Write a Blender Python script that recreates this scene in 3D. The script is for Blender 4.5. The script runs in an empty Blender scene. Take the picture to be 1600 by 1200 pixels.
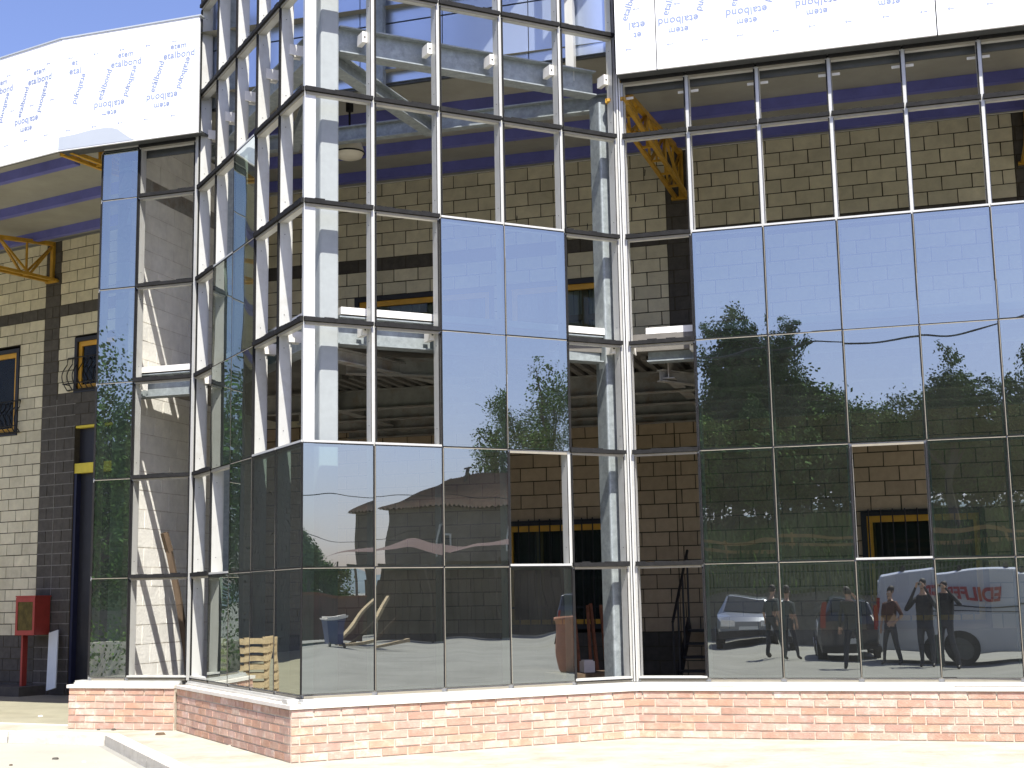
import bpy, math, random
from mathutils import Vector, Matrix
random.seed(7)
R = math.radians
SC = bpy.context.scene
COL = SC.collection

# ------------------------------------------------------------------ camera
CZ = 1.55
FPX = 2152.6
th, ro = R(8.708), R(-1.019)
fw = Vector((0, math.cos(th), math.sin(th)))
up0 = Vector((0, -math.sin(th), math.cos(th)))
rt0 = Vector((1, 0, 0))
rt = rt0 * math.cos(ro) + up0 * math.sin(ro)
up = -rt0 * math.sin(ro) + up0 * math.cos(ro)
cam = bpy.data.cameras.new('camera')
cam.sensor_width = 36.0
cam.lens = 36.0 * FPX / 1600
cam.clip_end = 6000
camo = bpy.data.objects.new('camera', cam)
COL.objects.link(camo)
M = Matrix((rt, up, -fw)).transposed().to_4x4()
M.translation = Vector((0, 0, CZ))
camo.matrix_world = M
SC.camera = camo

# ------------------------------------------------------------------ world, sun, exposure
SUN_AZ, SUN_EL = 15.0, 59.0          # azimuth to the right of straight behind the camera
w = bpy.data.worlds.new('World')
SC.world = w
w.use_nodes = True
nt = w.node_tree
bg = nt.nodes['Background']
sky = nt.nodes.new('ShaderNodeTexSky')
sky.sky_type = 'NISHITA'
sky.sun_disc = False
sky.sun_elevation = R(SUN_EL)
sky.sun_rotation = R(180 - SUN_AZ)
sky.air_density = 1.0
sky.dust_density = 1.4
sky.ozone_density = 3.2
wt = nt.nodes.new('ShaderNodeMixRGB')      # slightly violet daylight, as this camera renders it
wt.blend_type = 'MULTIPLY'
wt.inputs[0].default_value = 1.0
wt.inputs[2].default_value = (0.84, 0.75, 0.90, 1)
nt.links.new(sky.outputs[0], wt.inputs[1])
nt.links.new(wt.outputs[0], bg.inputs[0])
bg.inputs[1].default_value = 0.11
sd = bpy.data.lights.new('sun', 'SUN')
sd.energy = 4.2
sd.angle = R(0.5)
sd.color = (1.0, 0.965, 0.9)
so = bpy.data.objects.new('sun', sd)
COL.objects.link(so)
sv = Vector((math.sin(R(SUN_AZ)) * math.cos(R(SUN_EL)), -math.cos(R(SUN_AZ)) * math.cos(R(SUN_EL)), math.sin(R(SUN_EL))))
so.rotation_euler = sv.to_track_quat('Z', 'Y').to_euler()
so.location = sv * 60
SC.view_settings.view_transform = 'Standard'
SC.view_settings.look = 'None'
SC.view_settings.gamma = 1
SC.view_settings.use_curve_mapping = False
SC.view_settings.exposure = 1.22
SC.cycles.max_bounces = 10
SC.cycles.diffuse_bounces = 8
SC.cycles.glossy_bounces = 5
SC.cycles.transmission_bounces = 6
SC.cycles.transparent_max_bounces = 24
SC.cycles.sample_clamp_indirect = 8
SC.cycles.caustics_reflective = False
SC.cycles.caustics_refractive = False

# ------------------------------------------------------------------ materials
def nodemat(name):
    m = bpy.data.materials.new(name)
    m.use_nodes = True
    t = m.node_tree
    return m, t, t.nodes['Principled BSDF'], t.nodes, t.links

def mat(name, col, rough=0.6, metal=0.0, var=0.15, scale=3.0, bump=0.0, bscale=40.0, spec=0.5, stain=None, stain_amt=0.5, stain_scale=1.5, streak=False, tone=False):
    m, t, b, N, L = nodemat(name)
    b.inputs['Roughness'].default_value = rough
    b.inputs['Metallic'].default_value = metal
    b.inputs['Specular IOR Level'].default_value = spec
    tc = N.new('ShaderNodeTexCoord')
    mp = N.new('ShaderNodeMapping')
    L.new(tc.outputs['Object'], mp.inputs[0])
    if streak:
        mp.inputs['Scale'].default_value = (1, 1, 0.12)
    n = N.new('ShaderNodeTexNoise')
    n.inputs['Scale'].default_value = scale
    n.inputs['Detail'].default_value = 6
    n.inputs['Roughness'].default_value = 0.65
    L.new(mp.outputs[0], n.inputs['Vector'])
    r = N.new('ShaderNodeValToRGB')
    c = Vector(col[:3])
    r.color_ramp.elements[0].color = (*(c * (1 - var)), 1)
    r.color_ramp.elements[1].color = (*[min(1, x * (1 + var)) for x in c], 1)
    r.color_ramp.elements[0].position = 0.3
    r.color_ramp.elements[1].position = 0.7
    L.new(n.outputs[0], r.inputs[0])
    out = r.outputs[0]
    if stain:
        n2 = N.new('ShaderNodeTexNoise')
        n2.inputs['Scale'].default_value = stain_scale
        n2.inputs['Detail'].default_value = 8
        n2.inputs['Roughness'].default_value = 0.7
        L.new(tc.outputs['Object'], n2.inputs['Vector'])
        r2 = N.new('ShaderNodeValToRGB')
        r2.color_ramp.elements[0].position = 0.5
        r2.color_ramp.elements[1].position = 0.66
        r2.color_ramp.elements[0].color = (0, 0, 0, 1)
        r2.color_ramp.elements[1].color = (stain_amt,) * 3 + (1,)
        L.new(n2.outputs[0], r2.inputs[0])
        mx = N.new('ShaderNodeMixRGB')
        L.new(r2.outputs[0], mx.inputs[0])
        L.new(out, mx.inputs[1])
        mx.inputs[2].default_value = (*stain, 1)
        out = mx.outputs[0]
    if tone:
        at = N.new('ShaderNodeAttribute')
        at.attribute_name = 'tone'
        mu = N.new('ShaderNodeMixRGB')
        mu.blend_type = 'MULTIPLY'
        mu.inputs[0].default_value = 1
        L.new(out, mu.inputs[1])
        L.new(at.outputs['Color'], mu.inputs[2])
        out = mu.outputs[0]
    L.new(out, b.inputs['Base Color'])
    if bump:
        nb = N.new('ShaderNodeTexNoise')
        nb.inputs['Scale'].default_value = bscale
        nb.inputs['Detail'].default_value = 4
        L.new(tc.outputs['Object'], nb.inputs['Vector'])
        bp = N.new('ShaderNodeBump')
        bp.inputs['Strength'].default_value = 1
        bp.inputs['Distance'].default_value = bump
        L.new(nb.outputs[0], bp.inputs['Height'])
        L.new(bp.outputs[0], b.inputs['Normal'])
    return m

def glassmat(name, tint, refl_col, fac, wave=0.0006, wscale=1.3, dust=0.010):
    """solar glass: a coated sheet that mirrors part of the light and passes a tinted part"""
    m = bpy.data.materials.new(name)
    m.use_nodes = True
    t = m.node_tree
    N, L = t.nodes, t.links
    N.remove(N['Principled BSDF'])
    o = N['Material Output']
    tr = N.new('ShaderNodeBsdfTransparent')
    tr.inputs[0].default_value = (*tint, 1)
    gl = N.new('ShaderNodeBsdfGlossy')
    gl.inputs['Color'].default_value = (*refl_col, 1)
    gl.inputs['Roughness'].default_value = 0.0
    fr = N.new('ShaderNodeFresnel')
    fr.inputs['IOR'].default_value = 1.5
    ma = N.new('ShaderNodeMath')
    ma.operation = 'ADD'
    ma.use_clamp = True
    ma.inputs[1].default_value = fac - 0.04
    L.new(fr.outputs[0], ma.inputs[0])
    mx = N.new('ShaderNodeMixShader')
    L.new(ma.outputs[0], mx.inputs[0])
    L.new(tr.outputs[0], mx.inputs[1])
    L.new(gl.outputs[0], mx.inputs[2])
    dd = N.new('ShaderNodeBsdfDiffuse')          # thin film of site dust on the sheet
    dd.inputs[0].default_value = (0.75, 0.77, 0.74, 1)
    dn = N.new('ShaderNodeTexNoise')
    dn.inputs['Scale'].default_value = 2.2
    dn.inputs['Detail'].default_value = 8
    dr = N.new('ShaderNodeMapRange')
    dr.inputs[1].default_value = 0.3
    dr.inputs[2].default_value = 0.75
    dr.inputs[3].default_value = dust * 0.55
    dr.inputs[4].default_value = dust * 1.6
    L.new(dn.outputs[0], dr.inputs[0])
    m2 = N.new('ShaderNodeMixShader')
    L.new(dr.outputs[0], m2.inputs[0])
    L.new(mx.outputs[0], m2.inputs[1])
    L.new(dd.outputs[0], m2.inputs[2])
    L.new(m2.outputs[0], o.inputs[0])
    tc = N.new('ShaderNodeTexCoord')
    L.new(tc.outputs['Object'], dn.inputs['Vector'])
    oi = N.new('ShaderNodeObjectInfo')
    ad = N.new('ShaderNodeVectorMath')
    ad.operation = 'ADD'
    L.new(tc.outputs['Object'], ad.inputs[0])
    sc = N.new('ShaderNodeVectorMath')
    sc.operation = 'SCALE'
    L.new(oi.outputs['Location'], sc.inputs[0])
    sc.inputs['Scale'].default_value = 3.7
    L.new(sc.outputs[0], ad.inputs[1])
    n = N.new('ShaderNodeTexNoise')
    n.inputs['Scale'].default_value = wscale
    n.inputs['Detail'].default_value = 1
    L.new(ad.outputs[0], n.inputs['Vector'])
    bp = N.new('ShaderNodeBump')
    bp.inputs['Strength'].default_value = 1
    bp.inputs['Distance'].default_value = wave
    L.new(n.outputs[0], bp.inputs['Height'])
    L.new(bp.outputs[0], gl.inputs['Normal'])
    return m

M_ = {}
M_['glass'] = glassmat('solar_glass', (0.36, 0.49, 0.42), (0.93, 0.99, 0.95), 0.39, 0.0034, 1.1)
M_['glassK'] = M_['glass']
M_['winglass'] = glassmat('window_glass', (0.8, 0.84, 0.8), (0.35, 0.36, 0.35), 0.04, 0.0, 1)
M_['alu'] = mat('mill_aluminium', (0.56, 0.56, 0.52), 0.45, 0.25, 0.07, 4, streak=True, stain=(0.42, 0.40, 0.34), stain_amt=0.35, stain_scale=6)
M_['alu_front'] = mat('aluminium_cap', (0.30, 0.275, 0.21), 0.5, 0.2, 0.14, 9, stain=(0.30, 0.26, 0.19), stain_amt=0.5, stain_scale=9)
M_['gasket'] = mat('black_gasket', (0.018, 0.018, 0.018), 0.8, 0, 0.3, 20, bump=0.002, bscale=30, spec=0.15)
M_['galv'] = mat('galvanised_steel', (0.27, 0.30, 0.30), 0.55, 0.3, 0.2, 14, stain=(0.38, 0.42, 0.42), stain_amt=0.7, stain_scale=10)
M_['galvlight'] = mat('pale_galvanised', (0.31, 0.335, 0.33), 0.6, 0.1, 0.06, 10, stain=(0.38, 0.41, 0.40), stain_amt=0.2, stain_scale=8)
M_['galvdull'] = mat('dull_steel', (0.30, 0.29, 0.26), 0.7, 0.1, 0.25, 5, stain=(0.20, 0.11, 0.05), stain_amt=0.5, stain_scale=4)
M_['whitepl'] = mat('white_bracket', (0.82, 0.80, 0.74), 0.5, 0, 0.06, 8)
M_['beige'] = mat('beige_block', (0.64, 0.585, 0.405), 0.9, 0, 0.12, 5, bump=0.006, bscale=45, tone=True, stain=(0.46, 0.41, 0.27), stain_amt=0.5, stain_scale=1.4)
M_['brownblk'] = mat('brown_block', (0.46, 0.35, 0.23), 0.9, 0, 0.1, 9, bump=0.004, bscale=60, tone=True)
M_['darkblk'] = mat('charcoal_block', (0.078, 0.070, 0.056), 0.9, 0, 0.25, 9, bump=0.004, bscale=60, tone=True)
M_['mortar_d'] = mat('dark_joint', (0.06, 0.05, 0.03), 0.95, 0, 0.3, 12)
M_['mortar_l'] = mat('pale_joint', (0.19, 0.18, 0.155), 0.95, 0, 0.3, 12)
M_['paleblk'] = mat('pale_plastered_block', (0.84, 0.82, 0.74), 0.9, 0, 0.1, 6, bump=0.004, bscale=30, tone=True)
M_['palejoint'] = mat('pale_wall_joint', (0.64, 0.60, 0.52), 0.95, 0, 0.2, 12)
M_['brick'] = mat('red_brick', (0.50, 0.325, 0.25), 0.9, 0, 0.16, 11, bump=0.004, bscale=70, stain=(0.62, 0.52, 0.43), stain_amt=0.75, stain_scale=7.5, tone=True)
M_['bmortar'] = mat('brick_mortar', (0.56, 0.49, 0.39), 0.95, 0, 0.15, 20, bump=0.003, bscale=50)
M_['coping'] = mat('stone_coping', (0.72, 0.68, 0.60), 0.75, 0, 0.06, 5, stain=(0.55, 0.48, 0.38), stain_amt=0.3, stain_scale=3)
M_['white'] = mat('protective_film', (0.86, 0.87, 0.87), 0.45, 0, 0.02, 2)
M_['bare'] = mat('unfilmed_composite', (0.50, 0.53, 0.54), 0.35, 0.3, 0.03, 2)
M_['ink'] = mat('blue_ink', (0.22, 0.27, 0.43), 0.6, 0, 0.1, 5)
M_['silver'] = mat('silver_composite', (0.56, 0.64, 0.76), 0.30, 0.8, 0.04, 0.7)
M_['darkmetal'] = mat('dark_flashing', (0.075, 0.08, 0.08), 0.5, 0.3, 0.2, 3)
M_['ceil'] = mat('ceiling_panel', (0.32, 0.31, 0.255), 0.85, 0, 0.12, 1.5)
M_['blue'] = mat('blue_purlin_paint', (0.13, 0.14, 0.42), 0.6, 0, 0.15, 3)
M_['navy'] = mat('dark_blue_jamb', (0.012, 0.015, 0.04), 0.6, 0, 0.15, 3)
M_['yellow'] = mat('yellow_truss_paint', (0.50, 0.28, 0.025), 0.5, 0, 0.2, 6)
M_['yframe'] = mat('ochre_window_paint', (0.66, 0.35, 0.03), 0.5, 0, 0.12, 6)
M_['stile'] = mat('brown_stile_paint', (0.20, 0.14, 0.05), 0.6, 0, 0.15, 6)
M_['lintel'] = mat('yellow_lintel', (0.70, 0.56, 0.05), 0.6, 0, 0.1, 5)
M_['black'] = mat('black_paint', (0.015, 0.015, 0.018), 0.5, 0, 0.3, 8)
M_['iron'] = mat('wrought_iron', (0.02, 0.02, 0.022), 0.55, 0.5, 0.3, 20)
M_['lath'] = mat('pale_lath_paint', (0.66, 0.62, 0.44), 0.85, 0, 0.06, 3)
M_['curtain'] = mat('pale_blind', (0.30, 0.30, 0.24), 0.9, 0, 0.1, 2)
M_['red'] = mat('red_cabinet', (0.36, 0.05, 0.035), 0.5, 0, 0.15, 7)
M_['reddk'] = mat('cabinet_window', (0.10, 0.075, 0.02), 0.2, 0, 0.4, 9)
M_['wood'] = mat('weathered_wood', (0.09, 0.06, 0.035), 0.85, 0, 0.35, 10, streak=True, bump=0.003, bscale=30)
M_['palewood'] = mat('pallet_wood', (0.46, 0.35, 0.2), 0.85, 0, 0.25, 10, bump=0.003, bscale=30)
M_['rust'] = mat('rusty_bar', (0.20, 0.075, 0.035), 0.85, 0.2, 0.35, 15, bump=0.002, bscale=60)
M_['whiteboard'] = mat('pale_offcut', (0.62, 0.66, 0.63), 0.5, 0, 0.05, 5)
M_['concrete'] = mat('pavement_concrete', (0.38, 0.355, 0.285), 0.92, 0, 0.16, 2.2, bump=0.008, bscale=25, stain=(0.27, 0.235, 0.165), stain_amt=0.7, stain_scale=1.6)
M_['kerb'] = mat('kerb_concrete', (0.60, 0.57, 0.49), 0.9, 0, 0.1, 3, bump=0.004, bscale=30, stain=(0.40, 0.36, 0.28), stain_amt=0.4, stain_scale=4)
M_['asphalt'] = mat('yard_asphalt', (0.27, 0.265, 0.235), 0.95, 0, 0.12, 0.6, bump=0.006, bscale=40, spec=0.15, stain=(0.19, 0.185, 0.165), stain_amt=0.6, stain_scale=0.35)
M_['floor'] = mat('inside_floor', (0.50, 0.47, 0.40), 0.9, 0, 0.15, 2, stain=(0.52, 0.48, 0.40), stain_amt=0.5)
M_['apron'] = mat('yard_concrete', (0.35, 0.335, 0.275), 0.95, 0, 0.08, 0.9, bump=0.005, bscale=30, stain=(0.33, 0.31, 0.25), stain_amt=0.5, stain_scale=0.8)
M_['opal'] = mat('opal_lamp', (0.62, 0.58, 0.46), 0.35, 0, 0.05, 3)
M_['deck'] = mat('floor_deck', (0.15, 0.14, 0.12), 0.75, 0.1, 0.2, 3)

# ------------------------------------------------------------------ builders
class MB:
    def __init__(s):
        s.v, s.f, s.m, s.t = [], [], [], []
    def quad(s, pts, mat=0, tone=1.0):
        n = len(s.v)
        s.v += [tuple(p) for p in pts]
        s.f.append(tuple(range(n, n + len(pts))))
        s.m.append(mat)
        s.t.append(tone)
    def box(s, x0, x1, y0, y1, z0, z1, mat=0, tone=1.0, jit=0.0):
        if x1 < x0: x0, x1 = x1, x0
        if y1 < y0: y0, y1 = y1, y0
        if z1 < z0: z0, z1 = z1, z0
        n = len(s.v)
        for z in (z0, z1):
            for x, y in ((x0, y0), (x1, y0), (x1, y1), (x0, y1)):
                s.v.append((x + random.uniform(-jit, jit), y + random.uniform(-jit, jit) * 0.5, z + random.uniform(-jit, jit)))
        for q in ((0, 3, 2, 1), (4, 5, 6, 7), (0, 1, 5, 4), (1, 2, 6, 5), (2, 3, 7, 6), (3, 0, 4, 7)):
            s.f.append(tuple(n + i for i in q))
            s.m.append(mat)
            s.t.append(tone)
    def bar(s, p, q, w, h=None, mat=0, upv=(0, 0, 1)):
        """box-section bar from p to q"""
        h = h or w
        p, q = Vector(p), Vector(q)
        d = (q - p).normalized()
        u = Vector(upv)
        if abs(d.dot(u)) > 0.98: u = Vector((1, 0, 0))
        a = d.cross(u).normalized()
        b = a.cross(d).normalized()
        n = len(s.v)
        for c in (p, q):
            for i, j in ((-1, -1), (1, -1), (1, 1), (-1, 1)):
                s.v.append(tuple(c + a * (i * w / 2) + b * (j * h / 2)))
        for qd in ((0, 3, 2, 1), (4, 5, 6, 7), (0, 1, 5, 4), (1, 2, 6, 5), (2, 3, 7, 6), (3, 0, 4, 7)):
            s.f.append(tuple(n + i for i in qd))
            s.m.append(mat)
            s.t.append(1.0)
    def tube(s, pts, r, n=8, mat=0, cap=True):
        pts = [Vector(p) for p in pts]
        rs = r if isinstance(r, (list, tuple)) else [r] * len(pts)
        base = len(s.v)
        for i, p in enumerate(pts):
            d = (pts[min(i + 1, len(pts) - 1)] - pts[max(i - 1, 0)]).normalized()
            u = Vector((0, 0, 1)) if abs(d.z) < 0.95 else Vector((1, 0, 0))
            a = d.cross(u).normalized()
            b = a.cross(d).normalized()
            for k in range(n):
                t = 2 * math.pi * k / n
                s.v.append(tuple(p + a * (rs[i] * math.cos(t)) + b * (rs[i] * math.sin(t))))
        for i in range(len(pts) - 1):
            for k in range(n):
                k2 = (k + 1) % n
                s.f.append((base + i * n + k, base + i * n + k2, base + (i + 1) * n + k2, base + (i + 1) * n + k))
                s.m.append(mat)
                s.t.append(1.0)
        if cap:
            s.f.append(tuple(base + k for k in range(n))[::-1])
            s.f.append(tuple(base + (len(pts) - 1) * n + k for k in range(n)))
            s.m += [mat, mat]
            s.t += [1.0, 1.0]
    def lathe(s, prof, c=(0, 0, 0), n=24, mat=0):
        base = len(s.v)
        for r, z in prof:
            for k in range(n):
                t = 2 * math.pi * k / n
                s.v.append((c[0] + r * math.cos(t), c[1] + r * math.sin(t), c[2] + z))
        for i in range(len(prof) - 1):
            for k in range(n):
                k2 = (k + 1) % n
                s.f.append((base + i * n + k, base + i * n + k2, base + (i + 1) * n + k2, base + (i + 1) * n + k))
                s.m.append(mat)
                s.t.append(1.0)
    def build(s, name, mats, parent=None, loc=(0, 0, 0), rz=0.0, smooth=False, label=None, flip=False):
        me = bpy.data.meshes.new(name)
        me.from_pydata(s.v, [], s.f)
        for m in mats if isinstance(mats, (list, tuple)) else [mats]:
            me.materials.append(M_[m] if isinstance(m, str) else m)
        for i, p in enumerate(me.polygons):
            p.material_index = s.m[i]
            p.use_smooth = smooth
        ca = me.color_attributes.new('tone', 'FLOAT_COLOR', 'CORNER')
        vals = []
        for i, p in enumerate(me.polygons):
            t = s.t[i]
            t = t if isinstance(t, tuple) else (t, t, t)
            vals += [t[0], t[1], t[2], 1.0] * p.loop_total
        ca.data.foreach_set('color', vals)
        me.update()
        o = bpy.data.objects.new(name, me)
        o.location = loc
        o.rotation_euler = (0, 0, rz)
        if parent: o.parent = parent
        if label: o['label'] = label
        COL.objects.link(o)
        return o

def tag(o, label, cat=None, group=None, kind=None):
    if label: o['label'] = label
    if cat: o['category'] = cat
    if group: o['group'] = group
    if kind: o['kind'] = kind
    return o

def empty(name, loc, rz=0.0, label=None, cat=None, group=None):
    o = bpy.data.objects.new(name, None)
    o.empty_display_size = 0.3
    o.location = loc
    o.rotation_euler = (0, 0, rz)
    COL.objects.link(o)
    return tag(o, label, cat, group)

def ang(d): return math.atan2(d[1], d[0])

# ------------------------------------------------------------------ the plan (metres)
C = Vector((-2.109, 13.733)); I = Vector((1.30, 15.473)); R5 = Vector((5.17, 14.36))
J = Vector((-4.016, 17.211)); K1 = Vector((-4.848, 17.558)); K2 = Vector((-5.406, 17.671))
ZR = [0.619, 1.851, 3.101, 4.348, 5.592, 6.797, 8.035, 9.26, 10.45]
ZTOP = 7.478
uR = (R5 - I).normalized(); uF = (I - C).normalized(); uL = (C - J).normalized(); uK = (J - K2).normalized()
b1 = R(17.3)
uW1 = Vector((math.cos(b1), -math.sin(b1)))
b2 = R(31)
uW2 = Vector((math.cos(b2), -math.sin(b2)))
JT = Vector((-3.9, 21.605))
GZ = -0.12

# ------------------------------------------------------------------ curtain walls
def curtain_wall(name, label, org, u, xs, rows, glass, tops, tilt=None, left_end=True, right_end=True, full=True, beamz=(4.33, 7.55), skip=(), gside=1, bolts=False):
    """xs: mullion positions, rows: transom heights, glass: set of (bay,row) glazed, local x along, y inward"""
    root = empty(name, (org.x, org.y, 0), ang(u), label, 'curtain wall', 'glass and aluminium faces of the curtain wall')
    zb, zt = rows[0], rows[-1]
    for k, x in enumerate(xs):
        if k in skip: continue
        m = MB()
        hw = 0.029
        m.box(x - hw, x + hw, 0.010, 0.135, zb - 0.03, zt + 0.0, 0)          # deep box section
        m.box(x - hw * 0.45, x + hw * 0.45, 0.135, 0.155, zb, zt - 0.02, 0)  # inner nose
        for zz in rows[1:-1]:                                                  # screws on the side faces
            m.box(x - hw - 0.003, x + hw + 0.003, 0.06, 0.068, zz - 0.16, zz - 0.152, 1)
            m.box(x - hw - 0.003, x + hw + 0.003, 0.06, 0.068, zz + 0.20, zz + 0.208, 1)
        o = m.build('mullion', ['alu', 'gasket'], root)
        g = MB()
        for r in range(len(rows) - 1):
            gl_l = (k - 1, r) in glass
            gl_r = (k, r) in glass
            z0, z1 = rows[r], rows[r + 1]
            if gl_l and gl_r:
                g.box(x - 0.013, x + 0.003, -0.013, 0.0095, z0 + 0.012, z1 - 0.012, 0)
                g.box(x + 0.0032, x + 0.0092, -0.0135, 0.0095, z0 + 0.012, z1 - 0.012, 1)
                g.box(x + 0.0094, x + 0.014, -0.013, 0.0095, z0 + 0.012, z1 - 0.012, 0)
            elif gl_l or gl_r:
                s_ = 1 if gl_r else -1
                g.box(x - 0.006, x + 0.006, -0.014, 0.0095, z0 + 0.012, z1 - 0.012, 0)
                if gl_l: g.box(x + 0.013, x + 0.029, -0.004, 0.0095, z0 + 0.03, z1 - 0.03, 0)
                else: g.box(x - 0.029, x - 0.013, -0.004, 0.0095, z0 + 0.03, z1 - 0.03, 0)
            else:
                sg = 1 if gside > 0 else -1
                g.box(x + sg * 0.015, x + sg * 0.030, -0.010, 0.0095, z0 + 0.03, z1 - 0.03, 0)
                g.box(x - sg * 0.0295, x - sg * 0.026, -0.002, 0.0095, z0 + 0.03, z1 - 0.03, 0)
        g.build('gasket', ['gasket', 'alu_front'], o)
        cl = MB()
        for bz in beamz:
            if bz < zt:
                cl.box(x - 0.085, x - 0.031, 0.10, 0.26, bz - 0.07, bz + 0.05, 0)
                cl.box(x + 0.031, x + 0.044, 0.10, 0.26, bz - 0.07, bz + 0.05, 0)
                cl.box(x - 0.066, x - 0.05, 0.092, 0.0995, bz - 0.02, bz - 0.004, 1)
        if bolts:
            cl.box(x - 0.016, x + 0.016, -0.02, 0.02, zt + 0.028, zt + 0.05, 1)
            cl.box(x - 0.010, x + 0.010, -0.034, -0.02, zt + 0.03, zt + 0.05, 0)
            cl.box(x - 0.12, x - 0.031, 0.16, 0.17, zt - 0.16, zt - 0.13, 0)
            cl.box(x + 0.031, x + 0.12, 0.16, 0.17, zt - 0.16, zt - 0.13, 0)
        cl.build('bracket', ['whitepl', 'gasket'], o)
    for r, z in enumerate(rows):
        m = MB()
        for k in range(len(xs) - 1):
            a, b = xs[k] + 0.030, xs[k + 1] - 0.030
            ga, gb = (k, r) in glass, (k, r - 1) in glass
            m.box(a, b, 0.012, 0.10, z - 0.026, z + 0.026, 0)
            if ga and gb:
                m.box(a - 0.02, b + 0.02, -0.013, 0.0115, z - 0.001, z + 0.013, 1)
                m.box(a - 0.02, b + 0.02, -0.0135, 0.0115, z - 0.009, z - 0.0012, 2)
            else:
                # black gasket lip along the upper edge, slightly ragged where the glass is out
                nseg = 7
                for q in range(nseg):
                    x0 = a - 0.02 + (b - a + 0.04) * q / nseg
                    x1 = a - 0.02 + (b - a + 0.04) * (q + 1) / nseg
                    dz = random.uniform(-0.003, 0.004)
                    if not ga and (gb or r == 0):
                        if q == 0:
                            m.box(a - 0.02, b + 0.02, -0.014, 0.0115, z + 0.004, z + 0.026, 0)
                            m.box(a - 0.02, b + 0.02, -0.016, 0.0115, z - 0.010, z + 0.0035, 1)
                    elif not ga: m.box(x0, x1, -0.030, 0.0115, z - 0.006, z + 0.040 + dz * 2.0, 1)
                    else: m.box(x0, x1, -0.008, 0.0115, z + 0.004, z + 0.013, 1)
                m.box(a, b, -0.003, 0.0115, z - 0.036, z - 0.0105, 2)
        m.build('transom', ['alu', 'gasket', 'alu_front'], root)
    for (k, r) in sorted(glass):
        a, b = xs[k] + 0.008, xs[k + 1] - 0.008
        z0, z1 = rows[r] + 0.007, rows[r + 1] - 0.007
        cx, cz = (a + b) / 2, (z0 + z1) / 2
        hx, hz = (b - a) / 2, (z1 - z0) / 2
        m = MB()
        # front sheet, outer face coated; slim edge
        m.quad([(-hx, 0, -hz), (hx, 0, -hz), (hx, 0, hz), (-hx, 0, hz)], 0)
        e = 0.011
        for q in (((-hx, 0, -hz), (-hx, e, -hz), (hx, e, -hz), (hx, 0, -hz)), ((-hx, 0, hz), (hx, 0, hz), (hx, e, hz), (-hx, e, hz)),
                  ((-hx, 0, -hz), (-hx, 0, hz), (-hx, e, hz), (-hx, e, -hz)), ((hx, 0, -hz), (hx, e, -hz), (hx, e, hz), (hx, 0, hz))):
            m.quad(q, 1)
        o = m.build('glass_pane', ['glass', 'gasket'], root, (cx, -0.0125, cz))
        tx = random.gauss(0, 0.12)
        tz = random.gauss(0, 0.12)
        if tilt and (k, r) in tilt: tx, tz = tilt[(k, r)]
        o.rotation_euler = (R(tx), 0, R(tz))
    return root

def lin(a, b, n): return [a + (b - a) * i / n for i in range(n + 1)]
lenF, lenL, lenR = (I - C).length, (C - J).length, (R5 - I).length
pr = ZR[:]
xsF = lin(0.0, lenF, 5)
xsF = [-0.006] + xsF[1:-1] + [lenF - 0.035]
gF = {(k, r) for r in (0, 1) for k in (0, 1, 2, 3)} | {(2, 2), (3, 2), (2, 3), (3, 3)}
gF.discard((3, 1))
curtain_wall('prism_curtain_wall', 'right-facing side of the projecting glass corner tower, open above and glazed at its foot', C, uF, xsF, pr, gF, True, skip=(0,),
             tilt={(0, 0): (0.1, 0.25), (1, 0): (0, 0.0), (2, 0): (0.05, 0.05), (3, 0): (0, 0.1), (0, 1): (0, 0.74), (1, 1): (0, 0), (2, 1): (0, 0)})
xsL = lin(0.0, lenL, 5)
xsL = [0.035] + xsL[1:-1] + [lenL + 0.006]
gL = {(k, 0) for k in (1, 2, 3, 4)} | {(k, 1) for k in (2, 3, 4)} | {(1, 2), (2, 2), (1, 3), (2, 3), (2, 4)}
curtain_wall('prism_curtain_wall', 'left-facing side of the projecting glass corner tower, seen almost edge-on', J, uL, xsL, pr, gL, True, skip=(5,))
rr = ZR[:6] + [ZTOP]
bR = lenR / 5
xsR = [0.035] + [bR * i for i in range(1, 9)]
gR = {(k, r) for k in range(1, 8) for r in range(0, 4)}
gR.discard((3, 1))
curtain_wall('main_curtain_wall', 'long glazed wall to the right of the corner tower with reflecting panes under the white fascia', I, uR, xsR, rr, gR, False, gside=-1, bolts=True,
             tilt={(1, 0): (0.1, 0.1), (2, 0): (0, -0.5), (3, 0): (0, -0.1), (4, 0): (0.05, -0.9), (5, 0): (0, 0)})
lenK = (J - K2).length
xk1 = (K1 - K2).length
gK = {(0, r) for r in range(0, 6)}
xsK = [0.03, xk1, lenK - 0.03]
curtain_wall('end_curtain_wall', 'short two-bay glazed wall left of the corner tower with one blue-green column of panes', K2, uK, xsK, rr, gK, False, gside=-1)

# corner posts
def post(name, label, p, rz, z0, z1, w=0.07, mats='alu'):
    m = MB()
    m.box(-w / 2, w / 2, -w / 2, w / 2, z0, z1, 0)
    o = m.build(name, [mats], None, (p.x, p.y, 0), rz)
    return tag(o, label, 'post', 'corner posts of the curtain wall')
nF_in = Vector((-uF.y, uF.x)); nR_in = Vector((-uR.y, uR.x)); nL_in = Vector((-uL.y, uL.x)); nK_in = Vector((-uK.y, uK.x))
m = MB()
m.box(0.012, 0.128, 0.012, 0.085, ZR[0] - 0.03, ZR[-1], 0)
m.box(0.002, 0.010, 0.002, 0.010, ZR[0], ZR[-1], 0)
m.box(-0.008, 0.001, -0.010, 0.001, ZR[0], ZR[2], 1)
o = m.build('corner_post', ['alu', 'gasket'], None, (C.x, C.y, 0), ang(uF))
tag(o, 'bright aluminium post running up the front edge of the corner tower', 'post')
pI = I + Vector((uF.x - 0 + 0, uF.y)) * 0.0
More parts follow.
